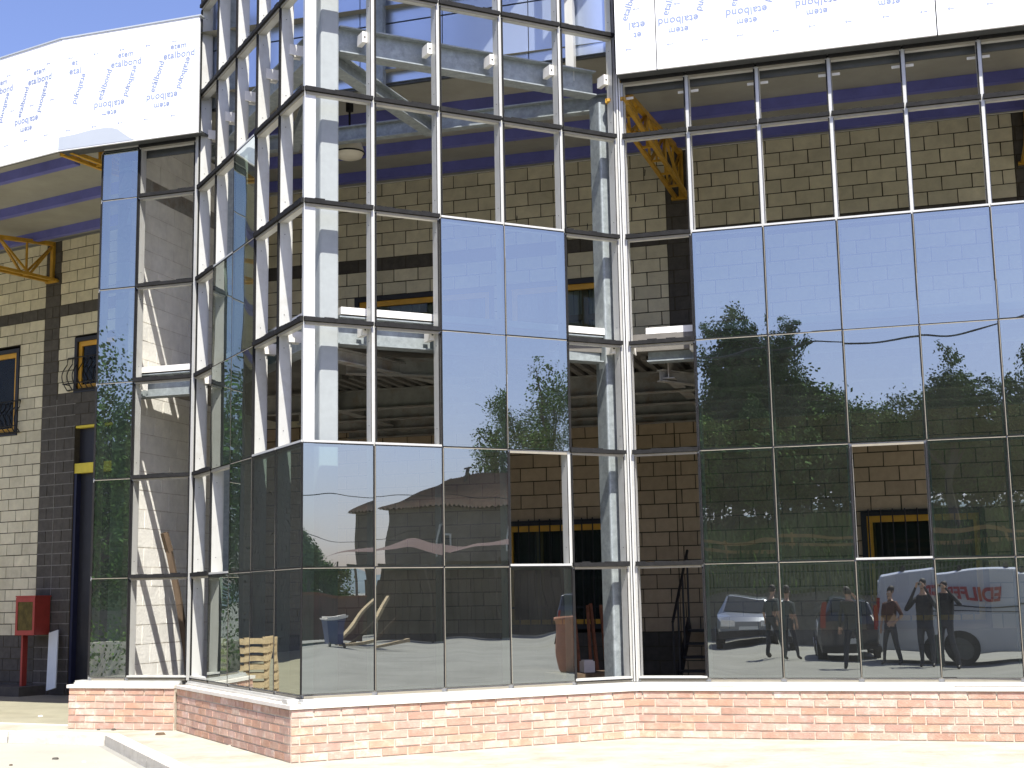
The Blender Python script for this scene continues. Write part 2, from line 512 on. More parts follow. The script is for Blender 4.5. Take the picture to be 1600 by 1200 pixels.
for (p, lab, rz) in ((I + (nF_in + nR_in) * -0.004, 'slim aluminium post in the inner corner where the tower meets the long glazed wall', (ang(uF) + ang(uR)) / 2),
                     (J + (nL_in + nK_in) * -0.004, 'slim aluminium post in the inner corner left of the tower', (ang(uL) + ang(uK)) / 2)):
    m = MB()
    m.box(-0.022, -0.006, -0.022, 0.03, ZR[0] - 0.03, ZTOP + 0.1, 0)
    m.box(0.006, 0.022, -0.022, 0.03, ZR[0] - 0.03, ZTOP + 0.1, 0)
    m.box(-0.006, 0.006, -0.006, 0.02, ZR[0] - 0.03, ZTOP + 0.1, 1)
    o = m.build('corner_post', ['alu', 'gasket'], None, (p.x, p.y, 0), rz)
    tag(o, lab, 'post')

# tower roof
m = MB()
zt_ = ZR[-1] + 0.03
P3 = [(C.x - 0.05, C.y - 0.12), (I.x + 0.1, I.y), (J.x - 0.1, J.y)]
m.quad([(x, y, zt_) for x, y in P3], 0)
m.quad([(x, y, zt_ + 0.2) for x, y in P3][::-1], 0)
for a in range(3):
    p, q = P3[a], P3[(a + 1) % 3]
    m.quad([(*p, zt_), (*p, zt_ + 0.2), (*q, zt_ + 0.2), (*q, zt_)], 0)
tag(m.build('tower_roof', ['silver']), 'flat metal roof closing the top of the corner tower', 'roof')

# ------------------------------------------------------------------ plinth: sill rail, coping, brick base
def courses(m, x0, x1, z0, z1, bl, bh, j, depth, holes=(), classify=None, y=0.0, jit=0.0, off0=0.0, tonev=0.12, pal=None, breaks=()):
    n = int(round((z1 - z0) / bh))
    for r in range(n):
        za, zb = z0 + r * bh + j / 2, z0 + (r + 1) * bh - j / 2
        zc = (za + zb) / 2
        cuts = sorted([(h[0], h[1]) for h in holes if h[2] < zc < h[3]])
        spans, x = [], x0
        for c0, c1 in cuts:
            if c0 > x: spans.append((x, min(c0, x1)))
            x = max(x, c1)
        if x < x1: spans.append((x, x1))
        for bk in breaks:
            spans = [q for a_, b_ in spans for q in (((a_, bk), (bk, b_)) if a_ < bk < b_ else ((a_, b_),))]
        o = off0 + (bl / 2 if r % 2 else 0)
        for s0, s1 in spans:
            k = math.floor((s0 - o) / bl)
            while o + k * bl < s1 - 1e-6:
                a, b = max(s0, o + k * bl), min(s1, o + (k + 1) * bl)
                k += 1
                if b - a < 0.03: continue
                a2, b2 = a + j / 2, b - j / 2
                c = classify((a + b) / 2, zc) if classify else 0
                if c is None: continue
                t = random.uniform(1 - tonev, 1 + tonev)
                tone = (t, t, t)
                if pal: tone = tuple(t * q for q in random.choice(pal))
                dy = random.uniform(-0.0015, 0.0015)
                m.box(a2, b2, y + dy, y + depth, za, zb, c, tone, jit)

PAL = [(1, 1, 1), (1.1, 1.12, 1.1), (0.95, 0.9, 0.9), (1.15, 1.2, 1.25), (0.9, 0.85, 0.8), (1.05, 0.95, 0.85)]
def plinth_face(org, u, x0, x1, zb, parent, ovl, ovr):
    rz = ang(u)
    m = MB()
    courses(m, x0, x1, 0.50 - 7 * 0.083, 0.50, 0.28, 0.083, 0.017, 0.05, y=-0.155, jit=0.002, off0=random.random() * 0.2, tonev=0.10, pal=PAL)
    o = m.build('brick_face', ['brick'], parent, (org.x, org.y, 0), rz)
    m = MB()
    m.box(x0 + 0.006, x1 - 0.006, -0.146, 0.15, -0.12, 0.499, 0)
    m.build('mortar_core', ['bmortar'], o)
    m = MB()
    nseg = max(3, int((x1 - x0) / 1.0))
    X0, X1 = x0 - ovl, x1 + ovr
    for i in range(nseg):
        a, b = X0 + (X1 - X0) * i / nseg, X0 + (X1 - X0) * (i + 1) / nseg
        m.box(a + 0.0015, b - 0.0015, -0.172, 0.16, 0.5005, 0.538 + random.uniform(-0.002, 0.002), 0)
    m.build('coping', ['coping'], parent, (org.x, org.y, 0), rz)
    m = MB()
    m.box(x0, x1, -0.03, 0.12, 0.541, ZR[0] - 0.035, 0)
    m.box(x0, x1, -0.05, -0.0305, 0.543, 0.562, 0)
    xx = x0 + 0.2
    m.build('sill_rail', ['alu'], parent, (org.x, org.y, 0), rz)
pl = empty('plinth_wall', (C.x, C.y, 0), 0, 'low red brick plinth with white mortar and pale stone coping under the glazing', 'plinth')
def rel(p): return p - C
t45 = 0.155 * math.tan(R(44 / 2))
plinth_face(rel(C), uF, -0.155, lenF + t45 - 0.10, 0, pl, 0.015, -0.0)
plinth_face(rel(I), uR, t45 - 0.125, 7.9, 0, pl, 0.0, 0)
plinth_face(rel(J), uL, 0.02, lenL + 0.139, 0, pl, -0.02, 0.016)
plinth_face(rel(K2), uK, -0.16, lenK - 0.105, 0, pl, 0.02, 0)

# ------------------------------------------------------------------ main walls of blocks
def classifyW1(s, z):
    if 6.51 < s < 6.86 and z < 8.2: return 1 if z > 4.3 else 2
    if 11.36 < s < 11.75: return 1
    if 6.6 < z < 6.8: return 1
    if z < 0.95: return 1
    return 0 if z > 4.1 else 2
def window(parent, x0, x1, z0, z1, stiles=(), grille=False, bars=False, depth=0.10, head_only=False, rail=None, blackw=0.07, name='window'):
    f = MB()
    b = blackw
    f.box(x0, x1, -0.02, depth, z1 - b, z1, 0)
    f.box(x0, x1, -0.02, depth, z0, z0 + b, 0)
    f.box(x0, x0 + b, -0.02, depth, z0 + b, z1 - b, 0)
    f.box(x1 - b, x1, -0.02, depth, z0 + b, z1 - b, 0)
    o = f.build(name, ['black'], parent)
    f = MB()
    a0, a1, c0, c1 = x0 + b, x1 - b, z0 + b, z1 - b
    g = 0.085
    f.box(a0, a1, 0.02, depth - 0.01, c1 - g, c1, 0)
    f.box(a0, a1, 0.02, depth - 0.01, c0, c0 + g * 0.8, 0)
    f.box(a0, a0 + g * 0.9, 0.02, depth - 0.01, c0 + g * 0.8, c1 - g, 0)
    f.box(a1 - g * 0.9, a1, 0.02, depth - 0.01, c0 + g * 0.8, c1 - g, 0)
    for s in stiles: f.box(s - 0.05, s + 0.05, 0.062, depth - 0.012, c0 + g * 0.8, c1 - g, 1)
    if rail: f.box(a0 + g * 0.9, a1 - g * 0.9, 0.064, depth - 0.014, rail - 0.045, rail + 0.045, 1)
    f.build('frame', ['yframe', 'stile'], o)
    f = MB()
    f.box(a0 + 0.02, a1 - 0.02, 0.05, 0.056, c0 + 0.02, c1 - 0.02, 0)
    f.build('pane', ['winglass'], o)
    f = MB()
    nn = int((a1 - a0) / 0.09)
    for i in range(nn):
        xa = a0 + (a1 - a0) * i / nn
        f.box(xa + 0.004, xa + (a1 - a0) / nn - 0.004, depth + 0.01 + (i % 2) * 0.006, depth + 0.02 + (i % 2) * 0.006, c0, c1, 0)
    f.build('blind', ['curtain' if not bars else 'black'], o)
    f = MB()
    f.box(x0 - 0.3, x1 + 0.3, 0.23, 0.26, z0 - 0.3, z1 + 0.3, 0)  # black sheet standing in for the unlit room, blocks daylight through the gaps
    f.build('black_backing', ['black'], o)
    if bars:
        f = MB()
        for i in range(int((x1 - x0) / 0.16)):
            xx = x0 + 0.1 + i * 0.16
            f.tube([(xx, -0.05, z0 + 0.05), (xx, -0.05, z1 + 0.02)], 0.010, 6)
        f.box(x0 + 0.02, x1 - 0.02, -0.055, -0.045, z0 + 0.3, z0 + 0.33, 0)
        f.box(x0 + 0.02, x1 - 0.02, -0.055, -0.045, z1 - 0.03, z1 - 0.0, 0)
        f.build('bar_grille', ['iron'], o)
    if grille:
        f = MB()
        zt, zb = z0 + 0.62, z0 + 0.05
        def prof(t): return -0.05 - 0.17 * math.sin(min(1, t * 1.25) * math.pi) ** 1.0 * (1 - 0.5 * t)
        n = int((x1 - x0 + 0.3) / 0.13)
        xa = x0 - 0.12
        for i in range(n + 1):
            xx = xa + (x1 - x0 + 0.24) * i / n
            f.tube([(xx + 0.02 * math.sin(t * 6.3), prof(t), zb + (zt - zb) * t) for t in [q / 10 for q in range(11)]], 0.009, 6)
        for zz, yy in ((zb, -0.05), (zt, prof(1.0)), (zb + 0.1, prof(0.18))):
            f.tube([(xa, yy, zz), (x1 + 0.12, yy, zz)], 0.012, 6)
            f.tube([(xa, yy, zz), (xa, 0.0, zz)], 0.010, 6)
        f.build('balcony_grille', ['iron'], o)
    return o

W1L = 15.4
w1 = empty('main_wall', (JT.x, JT.y, 0), ang(uW1), 'long beige block wall with one charcoal course, standing behind the glazing', 'block wall')
s0 = 7.75
win1 = (s0 - 6.22, s0 - 3.93, 4.95, 6.19)
win2 = (s0 - 3.72, s0 - 1.98, 4.75, 6.19)
low1 = (s0 - 3.85, s0 - 2.1, 1.05, 2.62)
low2 = (s0 + 1.3, s0 + 2.9, 1.05, 2.60)
holes = [win1, win2, low1, low2]
m = MB()
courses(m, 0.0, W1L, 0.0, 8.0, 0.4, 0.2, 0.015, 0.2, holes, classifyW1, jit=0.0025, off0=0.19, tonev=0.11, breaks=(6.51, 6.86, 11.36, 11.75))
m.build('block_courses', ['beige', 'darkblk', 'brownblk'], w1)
m = MB()
courses(m, 0.0, W1L, 0.0, 8.0, 50, 0.2, -0.0002, 0.19, holes, None, y=0.007, off0=-10)
m.build('joint_core', ['mortar_d'], w1)
m = MB()
for k_, (xa, xb2) in enumerate(((7.55, 8.62), (8.63, 9.6), (9.61, 10.5), (10.51, 11.34))):
    m.box(xa, xb2, -0.014, -0.003, 5.22 + 0.03 * (k_ == 0), 5.37 + 0.012 * k_, 0)
m.build('pale_lath', ['lath'], w1, label='pale boards laid along the block wall above the blue panes')
m = MB()
for xa, za in ((5.62, 7.35), (4.87, 7.05), (6.2, 7.66), (3.9, 7.5), (5.3, 6.92), (4.2, 7.15), (6.05, 7.28)):
    m.quad([(xa, -0.004, za), (xa + .012, -0.004, za + .01), (xa + .022, -0.004, za + .09), (xa + .008, -0.004, za + .12)], 0)
m.build('drip_marks', ['black'], w1)
window(w1, *win1, stiles=(s0 - 5.1,), rail=5.6)
window(w1, *win2, stiles=(s0 - 2.52, s0 - 3.2), rail=5.62)
window(w1, *low1, bars=True, stiles=(s0 - 3.3,))
window(w1, *low2, bars=True, stiles=(s0 + 1.43,))

w2 = empty('main_wall', (JT.x, JT.y, 0), ang(uW2), 'beige block wall with a charcoal block pilaster at the open left end', 'block wall')
def classifyW2(s, z):
    if -5.22 < s < -4.84: return 1
    if s > -4.84 and z < 5.15: return 1
    if 6.6 < z < 6.8: return 1
    if z < 0.98 or s < -9.2: return 1  # far left stretch, out of view, made charcoal to darken the tower's reflection
    return 0
holes2 = [(-7.15, -5.86, 4.55, 6.14), (-4.41, -3.1, 5.18, 6.16), (-4.36, -2.4, 0.0, 4.7)]
m = MB()
courses(m, -30.0, 0.0, 0.0, 5.0, 0.4, 0.2, 0.015, 0.2, holes2, classifyW2, jit=0.0025, off0=-0.02, tonev=0.11, breaks=(-5.22, -4.84))
courses(m, -30.0, 0.0, 5.0, 8.0, 0.4, 0.2, 0.015, 0.2, holes2, classifyW2, jit=0.0025, off0=-0.22, tonev=0.11, breaks=(-5.22, -4.84))
m.build('block_courses', ['beige', 'darkblk'], w2)
m = MB()
courses(m, -30.0, 0.0, 0.0, 8.0, 50, 0.2, -0.0002, 0.19, holes2, None, y=0.007, off0=-60)
m.build('joint_core', ['mortar_d'], w2)
m = MB()      # pale pointing shows in the charcoal blocks
for r in range(26):
    z = r * 0.2
    if z > 5.1: continue
    if z <= 0.01: continue
    m.box(-4.84, -4.36, -0.001, 0.0065, z - 0.007, z + 0.007, 0)
    m.box(-5.22, -4.84, -0.001, 0.0065, z - 0.007, z + 0.007, 0)
m.box(-4.848, -4.834, 0.0, 0.0065, 0.1, 5.1, 0)
m.build('pale_pointing', ['mortar_l'], w2)
window(w2, *holes2[0], grille=True)
window(w2, *holes2[1], grille=True)
m = MB()
m.box(-4.36, -2.4, 0.02, 0.16, 4.56, 4.70, 0)
m.box(-4.36, -2.4, 0.02, 0.16, 3.77, 3.94, 0)
m.box(-4.36, -4.30, 0.02, 0.12, 0.05, 3.77, 1)
m.box(-4.30, -2.4, 0.12, 0.14, 0.05, 3.77, 2)
m.box(-4.36, -2.4, 0.12, 0.14, 3.94, 4.56, 2)
m.box(-4.6, -2.2, 0.23, 0.26, -0.1, 5.0, 2)  # black backing sheet in place of the unlit room behind
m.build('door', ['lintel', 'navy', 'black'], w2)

# side wall closing the glazed hall on the left
A = Vector((-5.12, 17.78)); B = Vector((-3.98, 21.58))
ws = empty('side_wall', (A.x, A.y, 0), ang(B - A), 'pale block cross wall inside the left end bay, half in sunlight', 'block wall')
lw = (B - A).length
m = MB()
courses(m, 0.0, lw, 0.0, 8.0, 0.4, 0.25, 0.010, 0.2, (), lambda s, z: 1 if z > 7.0 and z < 7.3 else 0, y=-0.1, jit=0.003, off0=0.1, tonev=0.05)
m.build('block_courses', ['paleblk', 'galvdull'], ws)
m = MB()
m.box(0.004, lw, -0.094, 0.094, 0, 8.0, 0)
m.build('joint_core', ['palejoint'], ws)

# ------------------------------------------------------------------ floor slab, deck and steel frame
def ibeam(m, p, q, h, wd, t=0.014, mat=0):
    p, q = Vector(p), Vector(q)
    d = (q - p).normalized()
    z = Vector((0, 0, 1))
    m.bar(p + z * (h / 2 - t / 2), q + z * (h / 2 - t / 2), wd, t, mat)
    m.bar(p - z * (h / 2 - t / 2), q - z * (h / 2 - t / 2), wd, t, mat)
    m.bar(p, q, t, h - 2 * t, mat)

def V3(p, z): return (p.x, p.y, z)
off = 0.34
Ci = C + uF * 0.36 + nF_in * off
Ii = I - uF * 0.01 + nF_in * off
Ji = J + uL * 0.25 + nL_in * off
fr = empty('steel_frame', (Ci.x, Ci.y, 0), 0, 'galvanised steel frame of columns, beams and braces carrying the corner tower', 'steel frame')
def rl(p): return Vector((p[0] - Ci.x, p[1] - Ci.y, p[2]))
def tubecol(p, rz, z0, z1, wd=0.2, matn='galv'):
    m = MB()
    h = wd / 2
    c = 0.02
    poly = [(-h + c, -h), (h - c, -h), (h - c * .3, -h + c * .3), (h, -h + c), (h, h - c), (h - c, h), (-h + c, h), (-h, h - c), (-h, -h + c), (-h + c * .3, -h + c * .3)]
    for i in range(len(poly)):
        a, b = poly[i], poly[(i + 1) % len(poly)]
        m.quad([(a[0], a[1], z0), (b[0], b[1], z0), (b[0], b[1], z1), (a[0], a[1], z1)], 0)
    m.quad([(a[0], a[1], z1) for a in poly], 0)
    m.box(-h - 0.05, h + 0.05, -h - 0.05, h + 0.05, z0, z0 + 0.015, 0)
    return m.build('column', [matn], fr, rl((p.x, p.y, 0)), rz)
tubecol(Ci, ang(uF), 0.15, 10.3, 0.21, 'galvlight')
tubecol(Ii, ang(uF), 0.15, 7.30, 0.24)
tubecol(Ji, ang(uL), 0.15, 10.3, 0.2)
Tf = I + uR * 5.3 + nR_in * 0.36
tubecol(Tf, ang(uR), 0.15, 7.3, 0.2)
def beam(p, q, z, h, wd, name='beam', matn='galv', mode='i'):
    m = MB()
    if mode == 'i': ibeam(m, rl((p.x, p.y, z)), rl((q.x, q.y, z)), h, wd)
    else: m.bar(rl((p.x, p.y, z)), rl((q.x, q.y, z)), wd, h)
    return m.build(name, [matn], fr)
eR = I + uR * 7.8 + nR_in * off
eI = I + uR * 0.2 + nR_in * off
eJ = J - uK * 0.05 + nK_in * off
eK = K2 + uK * 0.35 + nK_in * off
for z, h, wd in ((4.33, 0.30, 0.19), (7.54, 0.30, 0.19)):
    beam(Ci + uF * 0.12, Ii - uF * 0.13, z, h, wd)
    beam(Ji + uL * 0.12, C - uL * 0.36 + nL_in * off, z, h, wd)
beam(eI, eR, 4.33, 0.30, 0.19)
beam(eI, eR, 7.75, 0.24, 0.16, matn='galvdull')
beam(eK, eJ, 4.33, 0.30, 0.19)
beam(eK, eJ, 7.75, 0.24, 0.16, matn='galvdull')
# bright edge angle of the slab
for p, q in ((Ci + uF * 0.13, Ii + uF * 0.0), (eI, eR), (eK, eJ), (Ji + uL * 0.12, C - uL * 0.5 + nL_in * off)):
    beam(p, q, 4.535, 0.075, 0.21, 'edge_angle', 'whitepl', 'b')
P0a = I + nR_in * 0.45 + uR * -0.2; P0b = J + nR_in * 0.35
beam(P0a, P0b, 7.42, 0.20, 0.12)
mid = (P0a + P0b) / 2
beam(Ci + (mid - Ci).normalized() * 0.12, mid + (P0a - mid) * 0.15, 7.36, 0.18, 0.16, 'brace')
beam(Ci + Vector((0, 0.1)), P0b + (P0a - P0b) * 0.22, 7.36, 0.16, 0.14, 'brace')
beam(Ci + (mid - Ci).normalized() * 0.12, mid + (P0a - mid) * 0.3, 4.10, 0.14, 0.12, 'brace', 'galvdull')
beam(I + uR * 0.3 + nR_in * 0.5, I + uR * 2.6 + nR_in * 3.9, 4.05, 0.14, 0.10, 'brace', 'galvdull')
for t_ in (0.9, 1.9, 2.9, 3.7):
    beam(P0b + nR_in * t_ + uR * 0.4, P0a + nR_in * t_ + uR * 7.6, 4.12 - 0.01 * t_, 0.26, 0.14, 'beam', 'galvdull')
beam(C + nF_in * 1.2 + uF * 0.9, I + uR * -1.6 + nR_in * -0.3, 4.12, 0.2, 0.12, 'beam', 'galvdull')
for s_ in (0.4, 3.2, 6.0):
    beam(I + uR * s_ + nR_in * 0.5, I + uR * s_ + nR_in * 4.1, 4.13, 0.24, 0.14, 'beam', 'galvdull')
for s_ in (-1.9, -4.2):
    beam(I + uR * s_ + nR_in * 0.5, I + uR * s_ + nR_in * 4.1, 4.13, 0.24, 0.14, 'beam', 'galvdull')
# gusset with a white stiffener where the braces meet
m = MB()
g0 = mid + (P0a - mid) * 0.10
m.bar(rl((g0.x - 0.0, g0.y - 0.12, 7.34)), rl((g0.x, g0.y - 0.12, 7.50)), 0.05, 0.05, 0)
m.build('gusset_plate', ['whitepl'], fr)

sl = empty('floor_slab', (C.x, C.y, 0), 0, 'dark ribbed underside of the upper floor inside the glazed hall', 'floor slab')
def rc(p, z): return (p.x - C.x, p.y - C.y, z)
m = MB()
a0 = C + uF * 0.35 + nF_in * 0.42
pts = [C + (uF - uL).normalized() * 0.62, I + nR_in * 0.42 - uF * 0.3, I + uR * 7.8 + nR_in * 0.42, I + uR * 7.8 + nR_in * 4.28, JT + uW1 * 0.2 - Vector((0, 0.05)), K2 + uK * 0.45 + nK_in * 0.42, J + nK_in * 0.42]
m.quad([rc(p, 4.50) for p in pts], 1)
m.quad([rc(p, 4.30) for p in pts][::-1], 0)
for i in range(len(pts)):
    p, q = pts[i], pts[(i + 1) % len(pts)]
    m.quad([rc(p, 4.30), rc(q, 4.30), rc(q, 4.5), rc(p, 4.5)], 0)
m.build('deck', ['deck', 'floor'], sl)
m = MB()
for i in range(74):
    s_ = -4.2 + i * 0.16
    if s_ > 7.6: break
    a = I + uR * s_ + nR_in * 0.44
    b = I + uR * s_ + nR_in * 4.2
    m.bar(Vector(rc(a, 4.27)), Vector(rc(b, 4.27)), 0.07, 0.055, 0)
m.build('deck_ribs', ['deck'], sl)

# ------------------------------------------------------------------ canopy ceiling, purlins, trusses, fascia
nW1 = Vector((-uW1.y, uW1.x)); nW2 = Vector((-uW2.y, uW2.x))
OV = 0.22
KF = Vector((-6.0, 17.66))               # kink of the fascia
LF = KF - uW2 * 27.0
RFo = I + uR * 9.5 - nR_in * OV
cn = empty('canopy', (KF.x, KF.y, 0), 0, 'wide roof canopy with grey-brown soffit above the block walls', 'canopy')
def rk(p, z): return (p.x - KF.x, p.y - KF.y, z)
LFw = JT - uW2 * 30; RW = JT + uW1 * W1L
m = MB()
for z, fl in ((8.06, False), (8.9, True)):
    q1 = [KF + nR_in * 0.02, I + nR_in * 0.12, RFo + nR_in * 0.02, RW + nW1 * 0.3, JT + nW1 * 0.3]
    q2 = [LF + nW2 * 0.02, KF + nR_in * 0.02, JT + nW1 * 0.3, LFw + nW2 * 0.3]
    for q in (q1, q2):
        pp = [rk(p, z) for p in q]
        m.quad(pp if fl else pp[::-1], 0)
m.build('soffit', ['ceil'], cn)
m = MB()
for t_ in (1.35, 2.65, 3.75):
    a = J - uR * 1.2 + nR_in * t_; b = RFo + nR_in * (t_ + OV)
    m.bar(Vector(rk(a, 7.985)), Vector(rk(b, 7.985)), 0.11, 0.145, 0)
    for k in range(9):      # thin hangers
        c_ = a + (b - a) * ((k + 0.5) / 9)
        m.bar(Vector(rk(c_, 8.03)), Vector(rk(c_ + nR_in * 0.45 + uR * 0.1, 8.03)), 0.012, 0.012, 1)
m.build('purlins', ['blue', 'galvdull'], cn)
m = MB()
for t_ in (0.45, 1.75, 3.05):
    a = JT - nW2 * t_ - uW2 * 1.0; b = LFw - nW2 * t_
    m.bar(Vector(rk(a, 7.985)), Vector(rk(b, 7.985)), 0.11, 0.145, 0)
m.build('purlins', ['blue'], cn)

def truss(base, dirv, L_, label, zb=7.28, zt=7.96, zf=7.52):
    """tapered yellow lattice bracket from the wall (x=0) forwards"""
    rz = ang(dirv)
    m = MB()
    w_ = 0.06
    for yy in (-0.09, 0.09):
        m.bar((0, yy, zb), (L_, yy, zb), 0.05, 0.05)
    m.bar((0, 0, zt), (L_, 0, zf), 0.07, 0.07)
    m.bar((0.02, 0, zb), (0.02, 0, zt), 0.07, 0.07)
    n = 7
    def tz(x): return zt + (zf - zt) * x / L_
    for i in range(n):
        xa, xb = L_ * i / n, L_ * (i + 1) / n
        for yy in (-0.09, 0.09):
            if i % 2 == 0: m.bar((xa, 0, tz(xa)), (xb, yy, zb), 0.035)
            else: m.bar((xa, yy, zb), (xb, 0, tz(xb)), 0.035)
        m.bar((xb, 0.0, zb), (xb, 0, tz(xb)), 0.03)
        m.bar((xb, -0.09, zb), (xb, 0.09, zb), 0.03)
    m.bar((-0.02, 0, zb - 0.02), (0.06, 0, zb - 0.02), 0.3, 0.04)
    o = m.build('lattice_bracket', ['yellow'], None, (base.x, base.y, 0), rz)
    return tag(o, label, 'truss', 'yellow lattice brackets under the canopy')
truss(JT + uW1 * (s0 - 1.0), -nW1, 4.3, 'yellow lattice bracket on the charcoal pilaster right of the inner corner post')
truss(JT + uW1 * 11.55, -nW1, 4.3, 'yellow lattice bracket at the far right behind the long glazed wall')
truss(JT - uW2 * 5.04, -nW2, 4.2, 'yellow lattice bracket on the charcoal pilaster at the far left')
dB = (KF - JT)
truss(JT, dB.normalized(), dB.length - 0.15, 'yellow lattice bracket passing behind the top of the left blue panes', 7.52, 7.98, 7.7)

# fascia
def words(parent, items, yface):
    """items: (text,x,z,size,rot) lettering in the panel plane (local x,z), facing -y"""
    import bpy as _b
    mm = bpy.data.meshes.new('lettering')
    vs, fs = [], []
    cache = words.cache
    for tx, x, z, size, rot in items:
        if tx not in cache:
            if tx == '<':
                cache[tx] = ([(0, 0), (.6, .05), (.6, -.05), (0, 0), (.16, .14), (.22, .06), (0, 0), (.22, -.06), (.16, -.14)], [(0, 2, 1), (3, 5, 4), (6, 8, 7)], 0.45)
            else:
                cu = bpy.data.curves.new('t', 'FONT')
                cu.body = tx
                cu.size = 1.0
                cu.space_character = 1.05
                cu.offset = 0.02
                ob = bpy.data.objects.new('t', cu)
                COL.objects.link(ob)
                dg = bpy.context.evaluated_depsgraph_get()
                me = bpy.data.meshes.new_from_object(ob.evaluated_get(dg))
                vv = [(v.co.x, v.co.y) for v in me.vertices]
                ff = [tuple(p.vertices) for p in me.polygons]
                wd = max(v[0] for v in vv)
                cache[tx] = (vv, ff, wd)
                bpy.data.objects.remove(ob)
        vv, ff, wd = cache[tx]
        n = len(vs)
        c_, s_ = math.cos(rot), math.sin(rot)
        for a, b in vv:
            a2, b2 = (a - wd / 2) * size, (b - 0.3) * size
            vs.append((x + a2 * c_ - b2 * s_, yface, z + a2 * s_ + b2 * c_))
        fs += [tuple(n + i for i in f) for f in ff]
    mm.from_pydata(vs, [], fs)
    mm.materials.append(M_['ink'])
    o = bpy.data.objects.new('lettering', mm)
    o.parent = parent
    COL.objects.link(o)
    return o
words.cache = {}
def cell(x, z):
    """one printed cell of the protective film, centred at x,z"""
    s = 0.128
    return [('etem', x + 0.11, z + 0.39, 0.112, 0), ('etalbond', x + 0.12, z + 0.27, s, 0),
            ('etalbond', x - 0.20, z + 0.01, s * .92, R(70)), ('etalbond', x + 0.20, z + 0.01, s * .92, R(70 + 180)),
            ('etalbond', x - 0.12, z - 0.27, s, math.pi), ('etem', x - 0.12, z - 0.39, 0.112, math.pi)]
def arrows(x0, x1, zs, step=0.40):
    r_ = []
    for i, z in enumerate(zs):
        x = x0 + 0.15 + (i % 2) * 0.1
        while x < x1 - 0.1:
            r_.append(('<', x, z, 0.13, 0))
            x += step
    return r_
def panel(parent, org, u, x0, x1, z0, z1, cells, zc=8.32, label=None):
    m = MB()
    m.box(x0 + 0.006, x1 - 0.006, 0.0, 0.03, z0, z1, 0)
    m.box(x0 + 0.006, x1 - 0.006, 0.031, 0.05, z0 - 0.004, z1 - 0.02, 1)
    o = m.build('panel', ['white', 'darkmetal'], parent, (org.x - parent.location.x, org.y - parent.location.y, 0), ang(u))
    it = []
    for c_ in cells:
        for w_ in cell(c_, zc):
            if x0 < w_[1] - 0.25 * abs(math.cos(w_[4])) and w_[1] + 0.235 * abs(math.cos(w_[4])) < x1: it.append(w_)
            elif x0 + 0.16 < w_[1] < x1 - 0.16: it.append(('etal' if w_[0] == 'etalbond' else 'et', w_[1], w_[2], w_[3], w_[4]))
    it += arrows(x0, x1, [z for z in (zc + 0.50, zc - 0.03, zc - 0.51) if z0 < z < z1])
    words(o, it, -0.0025)
    return o
fs_ = empty('fascia', (KF.x, KF.y, 0), 0, 'white film-covered fascia boards printed in blue running above the glazing', 'fascia')
uKF = (I + uR * 0 - nR_in * OV - KF).normalized()
ZF0, ZF1 = 7.50, 9.07
IO = I - nR_in * OV
Jf = J - nR_in * OV
lk = (Jf - KF).dot(uKF) + 0.12
panel(fs_, KF, uKF, 0.0, lk - 0.02, ZF0, ZF1, [0.12, 0.91, 1.71])
panel(fs_, KF, uW2, -2.4, -0.002, ZF0, ZF1, [-0.52, -1.30, -2.08])
panel(fs_, KF, uW2, -4.8, -2.402, ZF0, ZF1, [-2.86, -3.64, -4.42])
for q in range(7): panel(fs_, KF, uW2, -4.8 - 3.1 * (q + 1), -4.802 - 3.1 * q, ZF0, ZF1, [])
tag(fs_, None)
panel(fs_, IO, uR, 0.03, 0.51, ZF0, 10.3, [0.42, -.3], zc=8.33)
panel(fs_, IO, uR, 0.512, 3.6, ZF0, 10.3, [0.90, 1.68, 2.46, 3.24], zc=8.33)
panel(fs_, IO, uR, 3.602, 8.4, ZF0, 10.3, [4.02, 4.80, 5.58, 6.36, 7.14], zc=8.33)
# bare patch where the film is peeled back
m = MB()
px_ = [(0.01, 7.515), (1.19, 7.515), (1.12, 7.55), (1.02, 7.62), (0.93, 7.69), (0.84, 7.72), (0.72, 7.735), (0.5, 7.73), (0.25, 7.70), (0.01, 7.69)]
m.quad([(x, -0.004, z) for x, z in px_], 0)
m.quad([(x, -0.001, z) for x, z in px_][::-1], 0)
m.build('bare_patch', ['bare'], fs_, (0, 0, 0), ang(uKF), label='grey patch where the film is peeled off the lower corner')
m = MB()      # cap flashing along the top, underside lip
m.box(0.0, lk, -0.012, 0.10, ZF1 + 0.001, ZF1 + 0.02, 0)
m.build('cap_flashing', ['bare'], fs_, (0, 0, 0), ang(uKF))
m = MB()
m.box(-26.5, 0.0, -0.012, 0.10, ZF1 + 0.001, ZF1 + 0.02, 0)
m.build('cap_flashing', ['bare'], fs_, (0, 0, 0), ang(uW2))
m = MB()
m.box(0.03, 9.0, 0.052, OV + 0.02, ZF0 + 0.004, ZF0 + 0.03, 0)
m.box(0.03, 9.0, OV + 0.14, OV + 0.17, ZTOP - 0.1, 8.05, 0)
m.build('soffit_strip', ['darkmetal'], fs_, (IO.x - KF.x, IO.y - KF.y, 0), ang(uR))
m = MB()
m.box(0.0, lk, 0.052, OV + 0.02, ZF0 + 0.004, ZF0 + 0.03, 0)
m.box(0.8, lk - 0.1, OV + 0.14, OV + 0.17, ZTOP - 0.1, 8.05, 0)
m.build('soffit_strip', ['darkmetal'], fs_, (0, 0, 0), ang(uKF))

